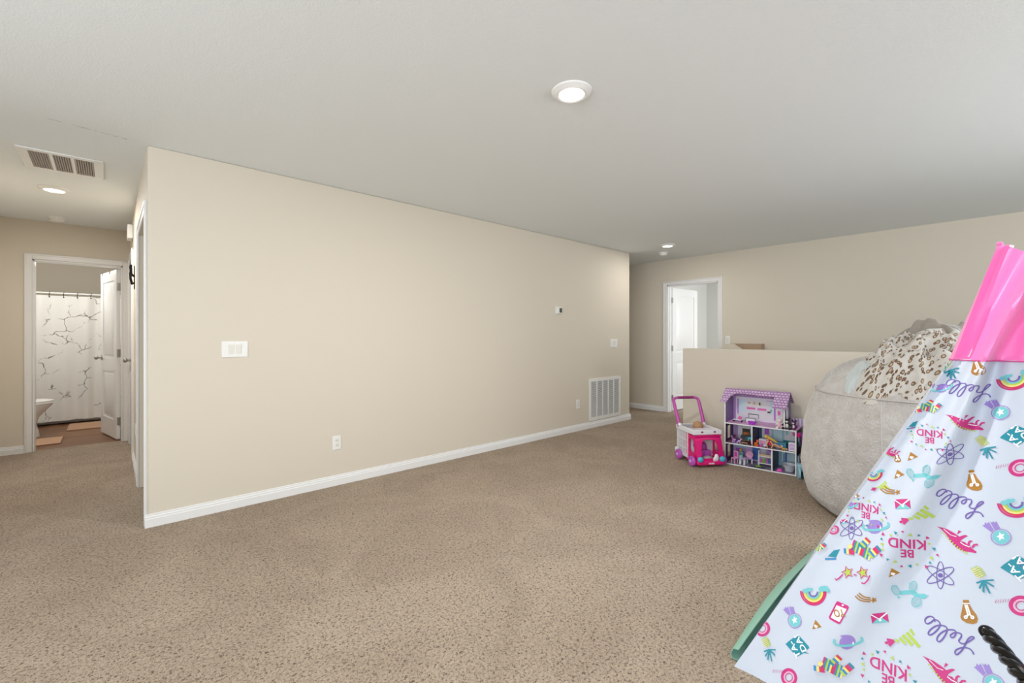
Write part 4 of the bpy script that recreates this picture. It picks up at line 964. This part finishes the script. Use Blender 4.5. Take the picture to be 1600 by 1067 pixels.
# ground floor
t = toy('toy_chair', 'pink toy chair on the ground floor of the dollhouse', 'toy chair', .075, .045, GZ, -.4)
m = MB(); m.box((-.022, -.022, .045), (.022, .022, .053)); m.build('seat', PINKL, t, bevel=.003)
m = MB(); m.box((-.022, .018, .053), (.022, .024, .115)); m.m = 1; m.box((-.014, .0165, .06), (.014, .0185, .105)); m.build('backrest', [PINKL, ORCH], t, merge=False)
for sx in (-1, 1):
    for sy in (-1, 1): m = MB(); m.cyl((sx*.018, sy*.018, 0), (sx*.018, sy*.018, .045), .0045, n=8); m.build('leg', PINKL, t)
t = toy('toy_table', 'round lilac toy table with white legs on the dollhouse ground floor', 'toy table', .142, .06, GZ)
m = MB(); m.lathe([(0, .055), (.042, .055), (.042, .062), (0, .062)], n=28); m.build('tabletop', LAV, t)
for a in (45, 135, 225, 315): a = math.radians(a); m = MB(); m.cyl((.026*math.cos(a), .026*math.sin(a), 0), (.024*math.cos(a), .024*math.sin(a), .055), .008, .006, 10); m.build('leg', TOYW, t)
t = toy('toy_chair', 'lilac toy chair with a round back, behind the round toy table', 'toy chair', .186, .125, GZ, .3)
m = MB(); m.box((-.026, -.02, .045), (.026, .022, .054)); m.build('seat', LAV, t, bevel=.003)
m = MB(); m.lathe([(.032, -.003), (.032, .003), (0, .003), ], (0, .018, .082), n=24, M=Matrix.Rotation(PI/2, 4, 'X')); m.build('backrest', PINKL, t)
for sx in (-1, 1): m = MB(); m.cyl((sx*.02, .0, 0), (sx*.02, .0, .046), .006, n=8); m.build('leg', TOYW, t)
m = MB(); m.lathe([(0, 0), (.014, 0), (.018, .02), (.0, .026)], n=16); o = m.build('toy_pot', mat('mint_toy', (150, 206, 190), .5)); tag(put(o, .128, .055, GZ+.063), 'mint green toy pot on the round lilac toy table', 'toy pot', 'toys in the dollhouse')
m = MB(); m.ball((0, 0, .012), (.013, .012, .012)); m.ball((.004, 0, .028), (.008, .008, .008)); o = m.build('toy_figure', YEL); tag(put(o, .10, .155, .10), 'small golden toy figure at the back of the dollhouse ground floor', 'toy figure', 'toys in the dollhouse')
m = MB(); m.box((-.02, -.016, 0), (.02, .016, .092)); m.build; o = m.build('toy_cupboard', LBLUE, bevel=.002); tag(put(o, .10, .17, GZ), 'pale blue toy cupboard behind the pink toy chair', 'toy cupboard', 'toys in the dollhouse')
t = toy('toy_shelf', 'white toy kitchen shelf with little bottles, on the dollhouse ground floor', 'toy shelf', .325, .10, GZ)
for sx in (-1, 1):
    for sy in (-1, 1): m = MB(); m.cyl((sx*.055, sy*.02, 0), (sx*.050, sy*.02, .15), .004, n=8); m.build('leg', TOYW, t)
for z in (.03, .095): m = MB(); m.box((-.056, -.024, z), (.056, .024, z+.005)); m.build('shelf', TOYW, t)
m = MB(); m.box((-.05, -.024, .10), (.05, -.019, .118)); m.build('apron', mat('tan_toy_print', (196, 172, 140), .6), t)
for k, mt in enumerate((ORCH, GREENT, GREENT, PUR, BLUET)):
    m = MB(); m.lathe([(0, 0), (.007, 0), (.007, .028), (.003, .036), (.003, .045), (0, .045)], n=12); o = m.build('toy_bottle', mt); tag(put(o, .29+.017*k, .10, GZ+.035), ('plum', 'green', 'dark green', 'purple', 'blue')[k]+' toy bottle on the white toy kitchen shelf, place %s from its left end' % ('first', 'second', 'third', 'fourth', 'fifth')[k], 'toy bottle', 'toy bottles on the kitchen shelf')
m = MB(); m.box((-.06, -.03, 0), (.06, .03, .003)); o = m.build('toy_rug', mat('slate_rug', (88, 84, 112), .8)); tag(put(o, .27, .04, GZ), 'dark slate toy rug on the dollhouse ground floor', 'toy rug', 'toys in the dollhouse')
m = MB()
for k in range(9): a = k*.7; m.ball((.016*math.cos(a), .009*math.sin(a), .006+.002*(k % 3)), (.011, .007, .006), 8, 6)
o = m.build('toy_plant', GREENT); tag(put(o, .28, .035, GZ+.004), 'flat bright green toy leaves on the slate toy rug', 'toy plant', 'toys in the dollhouse')
t = toy('toy_bathtub', 'light grey toy bathtub on the ground floor, right end of the dollhouse', 'toy bathtub', .518, .085, GZ)
m = MB(); m.lathe([(.0, .003), (.036, .003), (.045, .02), (.058, .062), (.062, .066), (.056, .062), (.04, .02), (0, .015)], n=30, sx=.95); m.build('tub', mat('light_grey_toy', (196, 202, 212), .3), t)
m = MB(); m.ball((-.03, -.035, .035), (.012, .006, .012)); m.build('dark_drain', mat('dark_taupe_toy', (92, 80, 84), .5), t)
m = MB(); m.tube([(-.05, .05, 0), (-.05, .05, .14), (-.02, .05, .145)], .004, 8); m.build('shower_pole', BLUET, t)
m = MB(); m.box((-.022, -.018, 0), (.022, .018, .012)); m.box((-.015, -.012, .012), (.015, .012, .024)); o = m.build('toy_box', mat('hot_pink_toy', (240, 88, 196), .4), bevel=.003); tag(put(o, .452, .035, GZ), 'hot pink toy box beside the grey toy bathtub', 'toy box', 'toys in the dollhouse')
# ponies and dolls
def pony(label, x, y, z, rz, body, mane, s=1.0, lying=False):
    t = toy('toy_pony', label, 'toy pony', x, y, z, rz, 'toy ponies on the middle floor'); k = .8*s
    m = MB(); m.ball((0, 0, .034*k), (.026*k, .014*k, .015*k)); m.tube([(.018*k, 0, .04*k), (.028*k, 0, .058*k)], [.010*k, .008*k], 8); m.ball((.034*k, 0, .066*k), (.016*k, .012*k, .012*k))
    for sx in (-1, 1):
        for sy in (-1, 1): m.tube([(sx*.016*k, sy*.008*k, .03*k), (sx*.018*k, sy*.009*k, .0)], [.0065*k, .0075*k], 8)
    for sy in (-1, 1): m.tube([(.03*k, sy*.007*k, .074*k), (.028*k, sy*.009*k, .086*k)], [.004*k, .001], 6)
    m.build('body', body, t)
    m = MB(); m.tube([(.034*k, 0, .082*k), (.02*k, .002, .072*k), (.012*k, .008*k, .05*k)], [.006*k, .009*k, .003*k], 8); m.build('mane', mane, t)
    m = MB(); m.tube([(-.024*k, 0, .04*k), (-.042*k, 0, .04*k), (-.048*k, 0, .012*k)], [.004*k, .009*k, .003*k], 8); m.build('tail', mane, t)
pony('small purple toy pony, leftmost on the middle floor of the dollhouse', .075, .04, MZ, 2.6, LILAC, mat('dark_violet_toy', (86, 44, 128), .5), 1.0)
pony('white and violet toy pony just right of the purple one', .115, .03, MZ, .4, LAV, MATS['dark_violet_toy'], .8)
pony('turquoise toy pony leaning on the dark toy piano', .205, .05, MZ+.035, .3, mat('turquoise_toy', (92, 186, 206), .45), TEALT, .85)
pony('dark red toy pony in the shadow at the left end of the middle floor', .04, .11, MZ, 1.0, mat('dark_red_toy', (130, 40, 60), .5), BLACKT, .9)
pony('orange toy pony in the middle of the dollhouse middle floor', .262, .03, MZ, -.8, ORG, MAG, .95)
pony('little navy toy pony at the front edge beside the orange one', .228, .012, MZ, 1.9, mat('navy_toy', (50, 56, 110), .5), REDP, .6)
pony('small purple and pink toy pony lying low right of the orange one', .305, .02, MZ-.006, .2, PUR, MAG, .55)
pony('golden toy pony lying at the right end of the middle floor', .485, .03, MZ-.006, 3.0, mat('golden_toy', (222, 160, 66), .5), CREAM, .7)
t = toy('toy_piano', 'dark toy grand piano on the middle floor of the dollhouse', 'toy piano', .165, .075, MZ, .12)
m = MB(); m.box((-.045, -.03, .030), (.045, .03, .045)); m.build('case', BROWNT, t, bevel=.002)
m = MB(); m.hexa([(-.045, -.028, .047), (.045, -.028, .047), (.045, .028, .047), (-.045, .028, .047)], [(-.04, .0, .075), (.045, .0, .08), (.045, .03, .08), (-.04, .03, .075)]); m.build('lid', mat('charcoal_toy', (58, 66, 66), .35), t)
for x, y in ((-.038, -.022), (.038, -.022), (0, .024)): m = MB(); m.cyl((x, y, 0), (x, y, .03), .004, n=8); m.build('leg', BLACKT, t)
m = MB(); m.box((-.03, -.05, .012), (.02, -.034, .018)); m.box((-.028, -.048, 0), (-.024, -.036, .012)); m.box((.014, -.048, 0), (.018, -.036, .012)); m.build('bench', mat('tan_toy_wood', (186, 150, 110), .5), t)
t = toy('fashion_doll', 'blonde toy doll in a red top, slumped forward on the middle floor', 'doll', .375, .045, MZ, 0)
m = MB(); m.tube([(.0, .0, .028), (-.012, 0, .055), (-.022, 0, .078)], [.014, .012, .009], 10); m.ball((-.03, -.002, .092), (.011, .010, .013)); m.tube([(-.012, -.012, .066), (-.022, -.03, .035), (-.015, -.036, .006)], [.006, .005, .005], 8); m.tube([(.004, -.012, .062), (.028, -.026, .035), (.018, -.038, .006)], [.006, .005, .005], 8)
m.tube([(.0, .0, .028), (.04, .005, .035), (.085, .01, .012)], [.011, .008, .006], 8); m.tube([(.0, .01, .024), (.035, .02, .02), (.07, .02, .008)], [.011, .008, .006], 8); m.build('body', SKIN, t)
m = MB(); m.tube([(.002, .0, .026), (-.010, 0, .052), (-.018, 0, .070)], [.0165, .0145, .0125], 12); m.build('red_top', mat('red_cloth_toy', (206, 28, 70), .7), t)
m = MB(); m.ball((-.034, .0, .098), (.015, .014, .014)); m.tube([(-.03, .006, .10), (-.012, .014, .085), (.02, .016, .07), (.055, .012, .052)], [.012, .012, .010, .004], 8); m.build('hair', YEL, t)
m = MB(); m.box((-.04, -.03, 0), (.04, .03, .055)); m.m = 1
for k in range(6): m.box((-.038+k*.013, -.0315, .004), (-.032+k*.013, -.030, .052))
o = m.build('toy_crib', [TEALT, BLUET]); tag(put(o, .455, .10, MZ), 'dark teal slatted toy crib behind the blonde doll', 'toy crib', 'toys in the dollhouse')
t = toy('toy_dresser', 'white and lilac toy dresser at the right end of the middle floor', 'toy dresser', .548, .05, MZ)
m = MB(); m.box((-.026, -.022, 0), (.026, .022, .075)); m.build('cabinet', TOYW, t, bevel=.002)
for z in (.012, .042): m = MB(); m.box((-.02, -.0245, z), (.02, -.022, z+.024)); m.build('drawer', LAV, t)
t = toy('toy_dresser', 'low white toy bedside unit with a lilac front, under the purple picture', 'toy dresser', .30, .13, MZ)
m = MB(); m.box((-.032, -.02, 0), (.032, .02, .055)); m.build('cabinet', TOYW, t, bevel=.002)
m = MB(); m.box((-.024, -.0225, .008), (.024, -.02, .045)); m.build('drawer', PINKL, t)
m = MB(); m.ball((0, 0, .012), (.02, .012, .012)); o = m.build('toy_shoe', TOYW); tag(put(o, .325, .05, MZ), 'small white toy piece between the orange pony and the doll', 'toy', 'toys in the dollhouse')
# top floor
t = toy('toy_basin', 'shiny purple toy bowl on the top floor of the dollhouse', 'toy bowl', .222, .06, UZ)
m = MB(); m.lathe([(0, .0), (.018, .0), (.034, .026), (.031, .027), (.016, .006), (0, .006)], n=28, sx=1.15); m.build('bowl', mat('shiny_purple_toy', (186, 70, 216), .2), t)
t = toy('toy_oven', 'white toy oven counter with a grey rail behind the purple toy bowl', 'toy oven', .19, .16, UZ)
m = MB(); m.box((-.04, -.02, 0), (.04, .02, .038)); m.build('cabinet', TOYW, t, bevel=.002)
m = MB(); m.tube([(-.042, -.024, .0), (-.042, -.024, .044), (.042, -.024, .044), (.042, -.024, .0)], .0025, 6); m.build('rail', mat('grey_rail_toy', (120, 116, 112), .4), t)
t = toy('toy_bench', 'white and pink toy bench at the left end of the top floor', 'toy bench', .085, .12, UZ)
m = MB(); m.box((-.038, -.018, .018), (.038, .018, .024)); m.build('seat', TOYW, t)
for sx in (-1, 1): m = MB(); m.box((sx*.034-.003, -.018, 0), (sx*.034+.003, .018, .018)); m.build('leg', BLACKT, t)
m = MB(); m.ball((.018, 0, .04), (.018, .012, .015)); m.build('pink_cushion', PNK, t)
def plush(label, x, y, z, rz, body, belly, ear, s=1.0):
    t = toy('plush_toy', label, 'plush toy', x, y, z, rz, 'plush toys on the terrace')
    m = MB(); m.ball((0, 0, .026*s), (.020*s, .017*s, .026*s)); m.ball((0, -.004*s, .064*s), (.019*s, .017*s, .017*s))
    for sx in (-1, 1): m.tube([(sx*.016*s, -.004*s, .042*s), (sx*.032*s, -.014*s, .028*s)], [.009*s, .007*s], 8); m.tube([(sx*.012*s, -.008*s, .012*s), (sx*.022*s, -.036*s, .010*s)], [.010*s, .010*s], 8)
    m.build('body', body, t)
    m = MB(); m.ball((0, -.011*s, .028*s), (.012*s, .009*s, .017*s)); m.ball((0, -.018*s, .060*s), (.010*s, .006*s, .008*s)); m.build('belly_and_muzzle', belly, t)
    for sx in (-1, 1): m = MB(); m.ball((sx*.015*s, 0, .083*s), (.008*s, .005*s, .010*s), 10, 8); m.build('ear', ear, t)
PB = mat('black_plush', (30, 28, 34), .95, sheen=.3); PWM = mat('white_plush', (232, 224, 214), .95, sheen=.3)
plush('cream plush toy at the left of the dollhouse terrace',   .455, .04, UZ+.001, .2, PWM, PINKL, PWM, 1.05)
plush('black and white plush toy sitting in the middle of the dollhouse terrace', .512, .03, UZ+.001, 0, PB, PWM, PB, 1.15)
plush('small dark purple plush toy with a pale face, right of the black and white one', .562, .045, UZ+.001, -.3, mat('plum_plush', (96, 44, 100), .95), PWM, PB, .95)
# things beside the dollhouse's right side
def outer(name, label, cat, mt, x, y, z, m, rz=0): o = m.build(name, mt, bevel=.002); put(o, x, y, z, rz); return tag(o, label, cat)
t = toy('toy_stroller', 'purple toy pushchair hanging from the right side of the dollhouse', 'toy pushchair', Wd+.02, .04, .27, 0, 'toys beside the dollhouse')
m = MB(); m.lathe([(.014, -.004), (.020, 0), (.014, .004), (.009, 0), (.014, -.004)], (-.012, -.02, .085), n=20, M=Matrix.Rotation(PI/2, 4, 'X')); m.build('ring', MAG, t)
m = MB(); m.box((-.018, -.012, .07), (.025, .012, .105)); m.box((.012, -.01, 0), (.024, .01, .07)); m.build('body', mat('deep_purple_toy', (122, 36, 134), .4), t, bevel=.003)
o = MB(); o.hexa([(-.005, -.11, 0), (.005, -.11, 0), (.005, .11, 0), (-.005, .11, 0)], [(-.005, -.125, .20), (.005, -.125, .20), (.005, .125, .225), (-.005, .125, .225)])
outer('grey_board', 'dark grey panel standing upright along the right side of the dollhouse', 'panel', DGREY, Wd+.05, .14, .20, o)  # plain upright grey panel, not identified further
m = MB(); m.box((-.03, -.11, 0), (.03, .11, .197)); outer('toy_bin', 'dark maroon box under the grey panel, beside the dollhouse', 'box', mat('dark_maroon_box', (70, 34, 40), .7), Wd+.05, .14, 0, m)
t = toy('toy_scooter', 'pale blue and teal toy wheels at the front right foot of the dollhouse', 'toy vehicle', Wd+.03, -.05, 0, .3, 'toys beside the dollhouse')
for x, r, mt in ((-.005, .05, LBLUE), (.03, .06, TEALT)): m = MB(); m.lathe([(r, -.008), (r, .008), (r*.6, .010), (r*.55, -.010), (r, -.008)], (x, -.01+x, r), n=28, M=Matrix.Rotation(PI/2, 4, 'Y')); m.build('wheel', mt, t)
m = MB(); m.box((-.012, -.01, .06), (.03, .06, .12)); m.build('body', LBLUE, t, bevel=.006)
